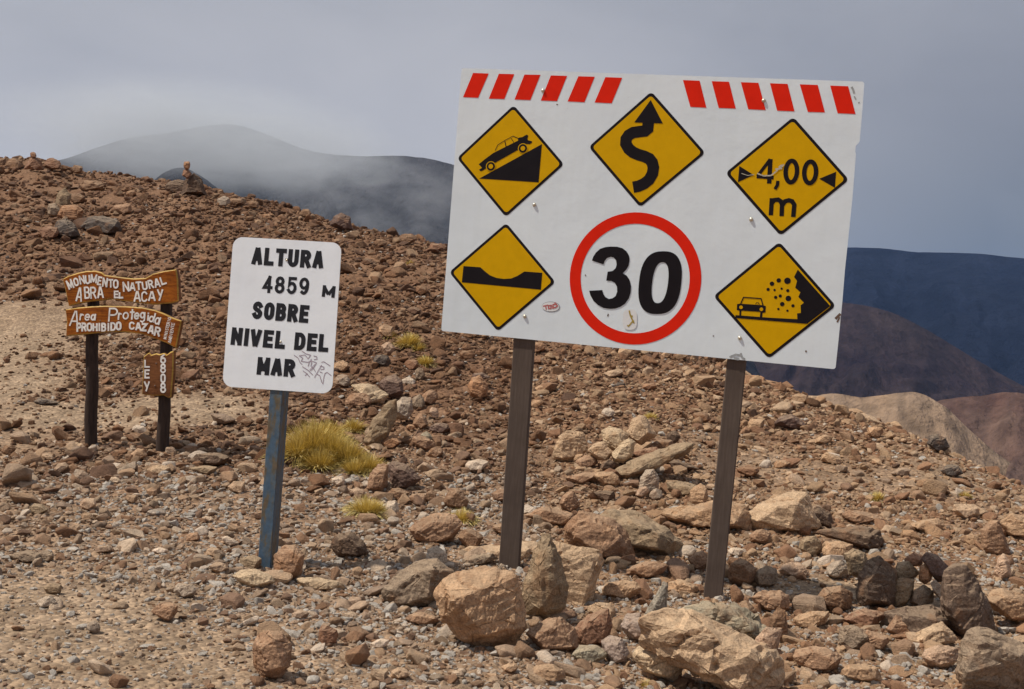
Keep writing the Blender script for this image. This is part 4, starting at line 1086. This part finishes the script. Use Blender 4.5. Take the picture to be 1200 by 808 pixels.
sheet('car_symbol', [crop([(100,475),(160,425),(250,358),(380,292),(515,225),(512,205),(530,192),(555,190),(605,162),(622,175),(612,205),(618,222),(660,232),(662,245),(640,262),(600,262),(520,322),(505,328),(275,458),(200,500),(150,537),(120,549),(103,532),(135,512),(118,492)], *K)], fr, -.0033, M_blk, d1)
def pxs(pts, k): return [fr.uv(*p) for p in crop(pts, *k)]
strokes_obj('car_roof', [(pxs([(273,330),(300,272),(380,222),(460,178),(520,203)], K), .0042, False, 0), (pxs([(375,232),(388,292)], K), .0055, False, 0), (pxs([(440,200),(470,245)], K), .0035, False, 0)], -.0036, M_blk, d1)
def disc(cx, cy, r, k, y, mat, parent, name, n=22):
    c = fr.uv(k[0]+cx/k[2], k[1]+cy/k[2]); e = fr.uv(k[0]+(cx+r)/k[2], k[1]+cy/k[2]); rr = math.hypot(e[0]-c[0], e[1]-c[1])
    return sheet(name, [[(c[0]+rr*math.cos(6.2832*i/n), c[1]+rr*math.sin(6.2832*i/n)) for i in range(n)]], fr, y, mat, parent, px=False)
for cx, cy in ((228, 497), (565, 308)):
    disc(cx, cy, 52, K, -.0042, M_yel, d1, 'wheel_gap'); disc(cx, cy, 44, K, -.0050, M_blk, d1, 'car_wheel'); disc(cx, cy, 24, K, -.0058, M_yel, d1, 'wheel_centre')
d2 = diamond([(763.3, 107.5), (826.8, 179.5), (750.3, 243.3), (689.8, 172.4)], 'yellow diamond with a black winding arrow')
K = (690, 100, 5.386)
sline = [(280,645),(315,638),(350,622),(380,598),(402,560),(408,520),(400,488),(382,465),(350,450),(315,440),(280,425),(252,402),(234,370),(236,340),(252,316),(280,300),(320,294),(355,290),(372,276),(376,235)]
strokes_obj('winding_line', [(pxs(sline, K), .0725, False, 0)], -.0032, M_blk, d2)
sheet('arrow_head', [crop([(391,94),(468,243),(287,236)], *K)], fr, -.0036, M_blk, d2)
d3 = diamond([(929.6, 137.2), (995.1, 211), (914.7, 276.8), (850, 203)], 'yellow diamond reading 4,00 m between two black triangles')
K = (760, 60, 4.04)
def w_px(n): return n/4.04/F*6.75
el = lambda cx, cy, rx, ry, sl, n=26: [(cx+rx*math.cos(6.2832*i/n)-sl*ry*math.sin(6.2832*i/n), cy+ry*math.sin(6.2832*i/n)) for i in range(n)]
st = [(pxs([(571,628),(577,512)], K), w_px(20), False, 0), (pxs([(574,516),(518,590)], K), w_px(15), False, w_px(4)), (pxs([(512,594),(592,600)], K), w_px(17), False, 0),
      (pxs(el(676, 571, 27, 51, .05), K), w_px(20), True, 0), (pxs(el(765, 575, 28, 51, .05), K), w_px(20), True, 0),
      (pxs([(612,618),(610,635),(600,652)], K), w_px(15), False, w_px(3)),
      (pxs([(579,778),(584,697)], K), w_px(20), False, 0), (pxs([(582,722),(596,706),(614,704),(626,712),(632,728),(630,782)], K), w_px(20), False, 0), (pxs([(634,730),(646,712),(664,707),(680,712),(690,728),(685,786)], K), w_px(20), False, 0)]
strokes_obj('lettering', st, -.0032, M_blk, d3)
for q in ([(430,545),(423,622),(498,587)], [(888,572),(882,648),(808,605)]): sheet('triangle_mark', [crop(q, *K)], fr, -.0032, M_blk, d3)
strokes_obj('scratch', [(pxs([(515,580),(545,592),(580,590),(605,570),(625,548),(642,538)], K), w_px(6), False, 0), (pxs([(600,560),(632,556)], K), w_px(7), False, 0), (pxs([(440,580),(470,590),(500,585)], K), w_px(3), False, 0), (pxs([(618,553),(634,542)], K), w_px(12), False, 0)], -.0046, M_scratch, d3)
d4 = diamond([(593.3, 261.5), (651.2, 331), (583.4, 388.8), (526.4, 319.2)], 'yellow diamond with a black dip-in-road shape')
sheet('dip_symbol', [crop([(175,291),(255,297),(275,315),(300,335),(330,347),(365,352),(400,350),(430,338),(463,317),(548,323),(541,403),(167,368)], 500, 240, 4.04)], fr, -.0032, M_blk, d4)
d5 = diamond([(913.4, 283.6), (979.8, 358.8), (900.9, 420.8), (835.9, 347.3)], 'yellow diamond with a car under rocks falling from a cliff')
K = (830, 280, 5.574)
sheet('cliff_symbol', [crop([(585,202),(797,440),(650,553),(582,528),(580,488),(605,485),(603,435),(625,418),(588,380),(602,350),(568,320),(580,275),(560,250)], *K)], fr, -.0032, M_blk, d5)
sheet('road_line', [crop([(178,499),(400,516),(590,526),(655,557),(178,518)], *K)], fr, -.0036, M_blk, d5)
for x, y, r in ((517,275,22),(460,272,15),(416,294,15),(391,331,11),(433,335,8),(479,326,8),(519,339,11),(440,383,11),(470,374,11),(523,390,19),(483,427,15),(553,438,11),(458,459,8),(517,470,8)):
    disc(x, y, r, K, -.0032, M_blk, d5, 'falling_rock_dot', 12)
sheet('car_symbol', [crop([(188,428),(205,424),(355,434),(376,440),(373,482),(355,484),(352,512),(337,512),(340,478),(217,470),(214,505),(203,505),(204,470),(186,466)], *K)], fr, -.0034, M_blk, d5)
strokes_obj('car_roof', [(pxs([(210,428),(230,383),(345,391),(358,437)], K), .0068, False, 0), (pxs([(308,428),(316,418),(328,419),(334,430)], K), .004, False, 0)], -.0038, M_blk, d5)
for x, y in ((214, 448), (347, 461)): disc(x, y, 12, K, -.0046, M_yel, d5, 'headlight_mark', 12)
# speed limit
cuv = Vector(fr.uv(743.6, 326.8)); ro = abs(fr.uv(821.6, 330)[0]-fr.uv(665.9, 325)[0])/2; ro2 = abs(fr.uv(744, 250.7)[1]-fr.uv(743.5, 404.8)[1])/2
ri = ro-.0685*1.0
print('ro', ro, ro2)
ring = lambda r, n=72: [(cuv.x+r*math.cos(6.2832*i/n), cuv.y+r*math.sin(6.2832*i/n)) for i in range(n)]
ro = (ro+ro2)/2; ri = ro*.828
lim = sheet('speed_limit_disc', [ring(ro), ring(ri)], fr, -.0014, M_redp, root, px=False); lim['label'] = 'red ring round a black 30'
K = (660, 240, 4.753)
sheet('digit', [crop([(160,312),(168,290),(182,268),(205,247),(235,237),(265,234),(300,235),(330,243),(354,262),(367,285),(370,310),(364,342),(350,364),(332,382),(354,396),(370,420),(378,455),(376,490),(366,522),(345,552),(318,570),(290,579),(262,581),(225,576),(195,560),(168,535),(152,505),(145,480),(218,476),(224,498),(236,516),(255,526),(275,522),(292,510),(301,485),(300,458),(288,436),(268,425),(240,424),(248,374),(275,370),(292,355),(298,335),(295,310),(282,295),(264,291),(244,298),(231,314),(225,333)], *K)], fr, -.0024, M_blk, lim)
def sup(cx, cy, a, b, n, sl, m=48):
    o = []
    for i in range(m):
        t = 6.2832*i/m; c_, s_ = math.cos(t), math.sin(t)
        x = a*math.copysign(abs(c_)**(2/n), c_); y = b*math.copysign(abs(s_)**(2/n), s_); o.append((cx+x-sl*y, cy+y))
    return o
sheet('digit', [crop(sup(540, 435, 118, 175, 2.6, .10), *K), crop(sup(540, 435, 44, 114, 2.4, .12), *K)], fr, -.0024, M_blk, lim)
sheet('sticker', [crop(sup(372, 640, 40, 58, 3, 0, 20), *K)], fr, -.0026, M_stkw, root)['label'] = 'small torn white sticker with a mustard figure under the 30'
K9 = (630, 350, 9.23)
strokes_obj('sticker_print', [(pxs([(992,130),(1000,170),(1010,200),(1025,230),(1045,270)], K9), .010, False, 0), (pxs([(1005,190),(1030,195)], K9), .012, False, 0), (pxs([(1040,235),(1010,270),(985,300),(970,290)], K9), .009, False, 0)], -.0034, M_stky, root)
sk = sheet('sticker', [pxs(sup(145, 90, 98, 56, 2.1, -.1, 26), K9)], fr, -.0014, M_scuff, root, px=False); sk['label'] = 'oval sticker with faded red letters right of the dip sign'
sheet('sticker_face', [pxs(sup(141, 90, 92, 50, 2.1, -.1, 26), K9)], fr, -.0022, M_stkw, sk, px=False)
strokes_obj('sticker_print', [(pxs([(60,85),(115,72)], K9), .008, False, 0), (pxs([(88,80),(95,120)], K9), .008, False, 0), (pxs([(118,78),(120,110),(145,108),(148,76)], K9), .009, True, 0), (pxs([(165,112),(168,68),(200,60),(215,80),(195,98),(172,100)], K9), .009, False, 0), (pxs([(180,50),(200,45)], K9), .006, False, 0)], -.0030, M_stkr, sk)
for x, y in ((636.4, 106.5), (626.2, 240.2), (894.9, 118.2), (880.3, 257.5), (615, 371), (867, 396.4)): bolt(fr, x, y, -.0012, root)
# wear marks
def patch(name, pts, mat, y=-.0009): return strokes_obj(name, [([fr.uv(*p) for p in pl], w_, False, 0) for pl, w_ in pts], y, mat, root)
patch('scuff', [([(998, 102), (1000, 106), (1001, 110)], .012), ([(1001, 113), (1003, 117)], .008), ([(1006, 120), (1007, 121)], .01), ([(855, 419), (862, 416), (869, 417)], .014), ([(868, 414), (870, 420), (873, 421)], .012), ([(860, 420), (866, 421)], .018)], M_scuff)
M_rust = flat_mat('rusty chip', (.16, .10, .07), .8, .3, 60)
patch('rust_chip', [([(979, 374), (982, 371), (985, 368)], .016), ([(981, 378), (984, 372)], .010), ([(944, 411), (945, 413)], .010), ([(686, 322), (686.5, 324)], .006), ([(713, 368), (712, 371)], .008), ([(835.5, 393.5), (836.5, 394.5)], .008), ([(652, 122.5), (654, 123)], .006)], M_rust, -.0010)
# posts
m_, t_, b_ = new_mat('weathered brown post', .85, .2)
oc = objco(t_)
g1 = noise_n(t_, 5, 6, .7, mapping(t_, oc, (14, 14, .9))); g2 = noise_n(t_, 3, 4, .6, oc)
cc = ramp(t_, g1, [(.3, (.088, .064, .050)), (.55, (.112, .083, .066)), (.75, (.135, .103, .082))])
cc = mix(t_, 1.0, cc, ramp(t_, g2, [(.3, (.82, .8, .8)), (.7, (1.15, 1.15, 1.15))]), 'MULTIPLY')
t_.links.new(cc, b_.inputs['Base Color']); bump(t_, b_, g1, .25, .004); M_post = m_
for (xa, xb, yt, xc, xd, yb) in ((600, 626, 400, 583, 607.5, 665), (851, 875, 425, 822.5, 846, 708)):
    a0, a1 = fr.uv(xa, yt), fr.uv(xb, yt); c0, c1 = fr.uv(xc, yb), fr.uv(xd, yb)
    u0 = (a0[0]+c0[0])/2; u1 = (a1[0]+c1[0])/2
    wd = ((a1[0]-a0[0])+(c1[0]-c0[0]))/2*.95; um = (u0+u1)/2
    top = fr.uv(700, 100)[1]
    p = box_post('post', fr, um-wd/2, um+wd/2, TH+.001, TH+.055, c0[1]-.5, top, M_post, root)
    sh = (a0[0]+a1[0]-c0[0]-c1[0])/2/(a0[1]-c0[1])
    for v in p.data.vertices: v.co.x += (v.co.z-(a0[1]+c0[1])/2)*sh

# ------------------------------------------------------------------ the altitude sign
fr, P = quad_frame([(273.5, 277.5), (400.5, 285), (389, 462), (260.5, 453)], (311, 667))
root = fr.make_root('altitude_sign', 'white rounded panel with black hand-painted altitude text on a rusty blue post', 'sign')
uvq = [fr.uv(*p) for p in ((273.5, 277.5), (400.5, 285), (389, 462), (260.5, 453))]
sheet('panel', [rounded(uvq, .062, 7)], fr, 0, M_white2, root, thick=.006, mat2=M_edge, px=False)
def cp(x, y): return (240+x/3.673, 260+y/3.673)
wpx = 7.0/F
for s, p0, p1, h, w_, spc in (('ALTURA', (200,185), (508,203), 76, 5.0, .16), ('4859', (247,306), (446,316), 74, 3.5, .22), ('M', (503,323), (558,328), 50, 3.7, .3), ('SOBRE', (201,418), (444,437), 76, 5.0, .14), ('NIVEL', (110,530), (343,549), 76, 5.0, .18), ('DEL', (383,552), (530,562), 76, 5.0, .16), ('MAR', (222,658), (386,670), 76, 5.2, .14)):
    strokes_obj('lettering', text_line(fr, s, cp(*p0), cp(*p1), h/3.673, w_*wpx, spc), -.0010, M_blk2, root, .0001)
Kg = (340, 405, 16.16)
gr = [[(75,185),(150,240),(190,330),(230,360)], [(220,105),(300,160),(390,185),(350,240),(330,260)], [(170,200),(240,240),(210,300),(330,320),(400,300)], [(170,195),(280,180),(330,240)], [(340,400),(360,330),(400,260),(410,330),(390,400)], [(230,400),(340,470),(430,560)], [(240,480),(310,530),(370,600)], [(280,575),(330,530)], [(440,200),(500,210),(510,260),(450,270)], [(410,400),(430,440),(380,480)], [(460,610),(520,500),(600,370)], [(590,320),(640,310),(760,390)], [(560,390),(640,410),(640,450),(580,460)], [(500,540),(560,570),(600,700),(620,730),(640,600),(660,530),(700,510),(780,575)], [(420,300),(500,330),(440,430),(480,500)], [(560,500),(610,520)], [(370,470),(430,400),(470,360)]]
strokes_obj('graffiti', [([fr.uv(*p) for p in crop(l, *Kg)], .0045, False, 0) for l in gr], -.0010, M_pen, root, .0001)
patch2 = strokes_obj('dash_mark', [([fr.uv(334.5, 304.2), fr.uv(339, 304.6)], .012, False, 0)], -.0012, M_blk2, root)
bolt(fr, 336, 305, -.0005, root, .008); bolt(fr, 328.8, 400.8, -.0005, root, .008)
m_, t_, b_ = new_mat('blue paint over rust', .6, .35)
oc = objco(t_)
r1 = noise_n(t_, 5.5, 6, .7, mapping(t_, oc, (3, 3, 1.0))); r2 = noise_n(t_, 40, 4, .6, oc)
cc = ramp(t_, r1, [(.42, (.062, .105, .155)), (.50, (.085, .11, .13)), (.56, (.12, .095, .06)), (.7, (.14, .085, .045))])
cc = mix(t_, 1.0, cc, ramp(t_, r2, [(.3, (.75, .75, .75)), (.7, (1.2, 1.2, 1.2))]), 'MULTIPLY')
t_.links.new(cc, b_.inputs['Base Color']); bump(t_, b_, r1, .3, .003); M_blue = m_
a0, a1 = fr.uv(316, 459), fr.uv(330.5, 459); c0, c1 = fr.uv(301.5, 662), fr.uv(316.5, 662)
um = (a0[0]+a1[0]+c0[0]+c1[0])/4; wd = ((a1[0]-a0[0])+(c1[0]-c0[0]))/2
p = box_post('post', fr, um-wd/2, um+wd/2, .007, .007+.15, c0[1]-.4, uvq[0][1]-.12, M_blue, root, bev=.003)
sh = (a0[0]+a1[0]-c0[0]-c1[0])/2/(a0[1]-c0[1])
for v in p.data.vertices: v.co.x += (v.co.z-(a0[1]+c0[1])/2)*sh

# ------------------------------------------------------------------ the wooden park sign
g1 = ground_hit(102, 524); g2 = ground_hit(186, 532)
U = Vector((g2.x-g1.x, 0.0, 0)).normalized()
vt = Vector((-math.sin(math.radians(1.2)), 0, math.cos(math.radians(1.2))))
fr = Frame(g1, Vector((.985, -.17, math.sin(math.radians(0)))), vt)
root = fr.make_root('wooden_sign', 'carved orange-brown plank sign with white hand lettering on two dark log posts', 'sign')
def wood_mat(name, c0, c1):
    m, t, b = new_mat(name, .5, .15)
    oc = objco(t); g = noise_n(t, 4, 6, .7, mapping(t, oc, (1.2, 1, 16)), .6); n = noise_n(t, 3, 3, .5, oc)
    c = mix(t, ramp(t, g, [(.35, (0, 0, 0)), (.65, (1, 1, 1))]), c0, c1)
    c = mix(t, 1.0, c, ramp(t, n, [(.3, (.62, .58, .55)), (.7, (1.2, 1.2, 1.2))]), 'MULTIPLY')
    kn = noise_n(t, 22, 4, .7, oc); c = mix(t, 1.0, c, ramp(t, kn, [(.3, (.6, .55, .5)), (.5, (1, 1, 1))]), 'MULTIPLY')
    t.links.new(c, b.inputs['Base Color']); bump(t, b, g, .6, .006); return m
M_w1 = wood_mat('varnished orange wood', (.22, .055, .006), (.44, .135, .012))
M_w2 = wood_mat('brown varnished wood', (.16, .060, .022), (.26, .105, .040))
M_wy = wood_mat('raw yellow wood edge', (.42, .25, .05), (.58, .38, .10))
def plank(pts, mat, label):
    """board with a bevelled raw edge"""
    uv = [Vector(p) for p in pts]; n = len(uv); c = sum(uv, Vector((0, 0)))/n
    ar = sum(uv[i].x*uv[(i+1) % n].y-uv[(i+1) % n].x*uv[i].y for i in range(n))
    if ar < 0: uv.reverse()
    inn = []
    for i in range(n):
        a = (uv[i]-uv[i-1]).normalized(); b = (uv[(i+1) % n]-uv[i]).normalized(); nn = Vector((-(a.y+b.y), a.x+b.x)).normalized(); inn.append(uv[i]+nn*.010)
    T_ = .05
    V = [(p.x, -T_, p.y) for p in inn]+[(p.x, -T_+.010, p.y) for p in uv]+[(p.x, 0, p.y) for p in uv]
    Fc, MI = [], []
    for t in geometry.tessellate_polygon([[Vector((p.x, p.y, 0)) for p in inn]]): Fc.append(tuple(t)); MI.append(0)
    for i in range(n):
        j = (i+1) % n
        Fc.append((i, n+i, n+j, j)); MI.append(1); Fc.append((n+i, 2*n+i, 2*n+j, n+j)); MI.append(2)
    Fc.append(tuple(2*n+i for i in range(n))); MI.append(0)
    o = mesh_obj('plank', V, Fc, [mat, M_wy, M_w2], root)
    for p, mi in zip(o.data.polygons, MI): p.material_index = mi
    bm = bmesh.new(); bm.from_mesh(o.data); bmesh.ops.recalc_face_normals(bm, faces=bm.faces); bm.to_mesh(o.data); bm.free()
    o['label'] = label; return o
Kw = (70, 310, 8.0); Kl = (150, 390, 5.39)
B1 = [(55,140),(110,110),(200,82),(280,65),(360,62),(420,78),(450,102),(620,125),(720,135),(830,130),(900,90),(1000,66),(1115,50),(1132,140),(1135,240),(1138,345),(1080,365),(900,380),(760,360),(620,345),(500,328),(420,340),(300,352),(200,370),(110,392),(90,300),(75,220)]
B2 = [(80,425),(200,405),(330,395),(450,390),(640,394),(800,405),(920,430),(1000,460),(1090,503),(1165,530),(1140,650),(1112,785),(1040,745),(900,690),(800,655),(650,637),(500,635),(350,648),(230,660),(150,668),(85,672),(92,540)]
B3 = [(115,150),(150,125),(165,140),(195,130),(215,136),(245,128),(260,140),(285,120),(303,118),(301,250),(288,405),(270,412),(240,395),(180,398),(130,393),(103,387),(110,260)]
pb1 = plank(pxs(B1, Kw), M_w1, 'top wavy plank reading MONUMENTO NATURAL ABRA EL ACAY')
pb2 = plank(pxs(B2, Kw), M_w1, 'middle arched plank about the protected area')
pb3 = plank(pxs(B3, Kl), M_w2, 'small upright board reading LEY 6808')
wm = 11/1250
def word(letters, K_, sw, parent, slant=0.0):
    st = []
    for it in letters:
        ch, x, y, a, b = it[:5]; rot = it[5] if len(it) > 5 else 0
        st += place_glyph(fr, ch, x, y, a*.9, b*.9, rot, sw, *K_, slant=slant)
    o = strokes_obj('lettering', st, -.052, M_hand, parent, .0003); return o
word([('M',128,190,48,88,-22),('O',185,168,38,72,-15),('N',240,148,42,80,-10),('U',292,145,38,80,-4),('M',350,138,52,80,5),('E',405,158,30,75,10),('N',455,172,40,85,6),('T',508,182,42,75,0),('O',555,187,42,78,0)], Kw, 1.7*wm, pb1)
word([('N',650,212,52,92,-4),('A',712,212,48,75),('T',768,205,50,75,-5),('U',825,203,42,75,-8),('R',882,190,40,78,-14),('A',940,178,48,82,-12),('L',998,155,44,70,-18)], Kw, 1.7*wm, pb1)
word([('A',215,285,52,135,6),('B',288,268,46,110,-4),('R',345,270,50,110,-2),('A',412,264,52,110,-2)], Kw, 1.75*wm, pb1)
word([('E',560,285,36,62),('L',605,292,34,50)], Kw, 1.7*wm, pb1)
word([('A',755,302,60,100),('C',822,305,50,95),('A',892,300,62,90),('Y',968,290,50,108)], Kw, 1.75*wm, pb1)
word([('A',172,508,80,148,2),('r',237,495,35,60),('e',290,497,46,62),('a',345,495,44,62)], Kw, 1.6*wm, pb2, .12)
word([('P',530,475,80,132),('r',592,488,30,65),('o',648,483,52,65),('t',708,470,40,100),('e',750,485,46,60),('g',805,498,46,98),('i',857,492,10,75),('d',895,500,52,90,8),('a',945,528,48,76,12)], Kw, 1.6*wm, pb2, .08)
word([('P',212,592,36,80),('R',258,590,38,76),('O',310,588,42,72),('H',362,590,36,70),('I',402,588,8,72),('B',443,590,36,72),('I',486,588,8,72),('D',530,584,40,72),('O',582,578,40,72)], Kw, 1.95*wm, pb2)
word([('C',705,576,44,66),('A',765,582,46,66),('Z',820,590,44,66,5),('A',885,612,46,75,10),('R',945,632,48,82,12)], Kw, 1.95*wm, pb2)
lt = []
for s, (xa, ya), (xb, yb), h in (('MINISTERIO', (1012, 702), (1058, 500), 30), ('AMBIENTE', (1055, 738), (1092, 548), 30)):
    for i, ch in enumerate(s):
        f = (i+.5)/len(s); lt.append((ch, xa+(xb-xa)*f, ya+(yb-ya)*f, abs(yb-ya)/len(s)*.85, h, -78))
word(lt, Kw, .55*wm, pb2)
word([('L',140,195,30,46),('E',140,260,28,52),('Y',138,338,32,62)], Kl, 1.7*wm, pb3)
word([('6',240,165,30,56),('8',240,225,30,56),('0',240,287,26,54),('8',240,347,30,60)], Kl, 1.7*wm, pb3)
for x, y in ((197, 195), (189, 335)):
    b0 = bolt(fr, 150+x/5.39, 390+y/5.39, -.052, root, .008); b0.name = 'nail'; b0.data.materials.clear(); b0.data.materials.append(M_rust)
for x, y in ((410, 530), (235, 560), (960, 300)):
    b0 = bolt(fr, 70+x/8, 310+y/8, -.052, root, .006); b0.name = 'nail'; b0.data.materials.clear(); b0.data.materials.append(M_rust)
m_, t_, b_ = new_mat('charred log', .8, .25)
oc = objco(t_); g = noise_n(t_, 6, 6, .7, mapping(t_, oc, (8, 8, 1.1)))
cc = ramp(t_, g, [(.3, (.022, .014, .011)), (.7, (.075, .048, .036))]); t_.links.new(cc, b_.inputs['Base Color']); bump(t_, b_, g, .6, .01); M_log = m_
def log_post(xt, yt, xb, yb, wt, wb):
    a = Vector(fr.uv(xt, yt)); b = Vector(fr.uv(xb, yb)); dep = 11.3
    V, Fc = [], []; n, m = 14, 22; s = rnd.uniform(0, 50)
    d = (a-b)
    for k in range(m+1):
        f = -.14+1.14*k/m; c = b+d*f; r = (wb+(wt-wb)*max(f, 0))/2
        for i in range(n):
            an = 6.2832*i/n; rr = r*(1+.12*noise.noise(Vector((math.cos(an)*1.3+s, math.sin(an)*1.3, k*.28)))+.03*noise.noise(Vector((i*1.1, k*.9, s))))
            V.append((c.x+rr*math.cos(an)+.006*math.sin(k*.8+s), .062+rr*math.sin(an), c.y))
    for k in range(m):
        for i in range(n): Fc.append((k*n+i, k*n+(i+1) % n, (k+1)*n+(i+1) % n, (k+1)*n+i))
    Fc.append(tuple(m*n+i for i in range(n)))
    return mesh_obj('post', V, Fc, M_log, root, smooth=True)
pw = 1/F*(g1-CAM).dot(CF)
log_post(105, 326, 101.7, 522, 13.4*pw, 14.6*pw)
log_post(193, 322, 186.5, 532, 12.6*pw, 14.8*pw)

# ------------------------------------------------------------------ mist on the mountain and the air
HAZE = True
def volume_mat(name, dens, col, noise_cfg=None):
    m = bpy.data.materials.new(name); m.use_nodes = True; t = m.node_tree
    for n in list(t.nodes): t.nodes.remove(n)
    o = t.nodes.new('ShaderNodeOutputMaterial'); v = t.nodes.new('ShaderNodeVolumePrincipled')
    v.inputs['Color'].default_value = (*col, 1); v.inputs['Density'].default_value = dens; v.inputs['Anisotropy'].default_value = .2
    t.links.new(v.outputs[0], o.inputs['Volume'])
    return m, t, v
if HAZE:
    hm, t, v = volume_mat('thin air', 2.3e-5, (.30, .52, 1.0))
    x0, x1, y0, y1, z0, z1 = -14500, 14500, -14500, 14500, -520, 1000
    V = [(x, y, z) for z in (z0, z1) for y in (y0, y1) for x in (x0, x1)]
    hz = mesh_obj('haze', V, [(0, 2, 3, 1), (4, 5, 7, 6), (0, 1, 5, 4), (2, 6, 7, 3), (0, 4, 6, 2), (1, 3, 7, 5)], hm)
    tag(hz, 'thin bluish air over the far mountains', 'haze', kind='stuff')

def mist(name, cx, cy, dist, wx, wz, depth, dens, scale, seed, label, lo=.45, hi=.62):
    d = ray(cx, cy); p = CAM+d*dist
    m, t, v = volume_mat('mist', dens, (.84, .87, .90))
    oc = t.nodes.new('ShaderNodeTexCoord').outputs['Object']
    n = t.nodes.new('ShaderNodeTexNoise'); n.noise_dimensions = '4D'; n.inputs['W'].default_value = seed; n.inputs['Scale'].default_value = scale; n.inputs['Detail'].default_value = 6; n.inputs['Roughness'].default_value = .62; n.inputs['Distortion'].default_value = 1.0
    t.links.new(oc, n.inputs['Vector'])
    ln = t.nodes.new('ShaderNodeVectorMath'); ln.operation = 'LENGTH'; t.links.new(oc, ln.inputs[0])
    fall = ramp(t, ln.outputs['Value'], [(.35, (1, 1, 1)), (1.0, (0, 0, 0))], 'EASE')
    nz = ramp(t, n.outputs['Fac'], [(lo, (0, 0, 0)), (hi, (1, 1, 1))])
    t.links.new(mathn(t, 'MULTIPLY', mathn(t, 'MULTIPLY', fall, nz), dens), v.inputs['Density'])
    bm = bmesh.new(); bmesh.ops.create_icosphere(bm, subdivisions=3, radius=1.0); me = bpy.data.meshes.new(name); bm.to_mesh(me); bm.free(); me.materials.append(m)
    o = bpy.data.objects.new(name, me); COL.objects.link(o); o.location = p; o.scale = (wx/F*dist, depth, wz/F*dist); o.rotation_euler = (0, math.radians(0), -math.atan2(d.x, d.y))
    tag(o, label, 'mist', kind='stuff')
    m.cycles.volume_step_rate = .5 if hasattr(m.cycles, 'volume_step_rate') else 1
    return o
if HAZE:
    mist('mist', 240, 166, 2350, 270, 72, 420, .0066, 2.8, 1, 'grey mist hiding the left shoulder and summit of the misty mountain', .28, .58)
    mist('mist', 440, 225, 2000, 170, 95, 320, .0022, 3.6, 5, 'bluish wisps of mist low on the right flank of the misty mountain', .42, .68)
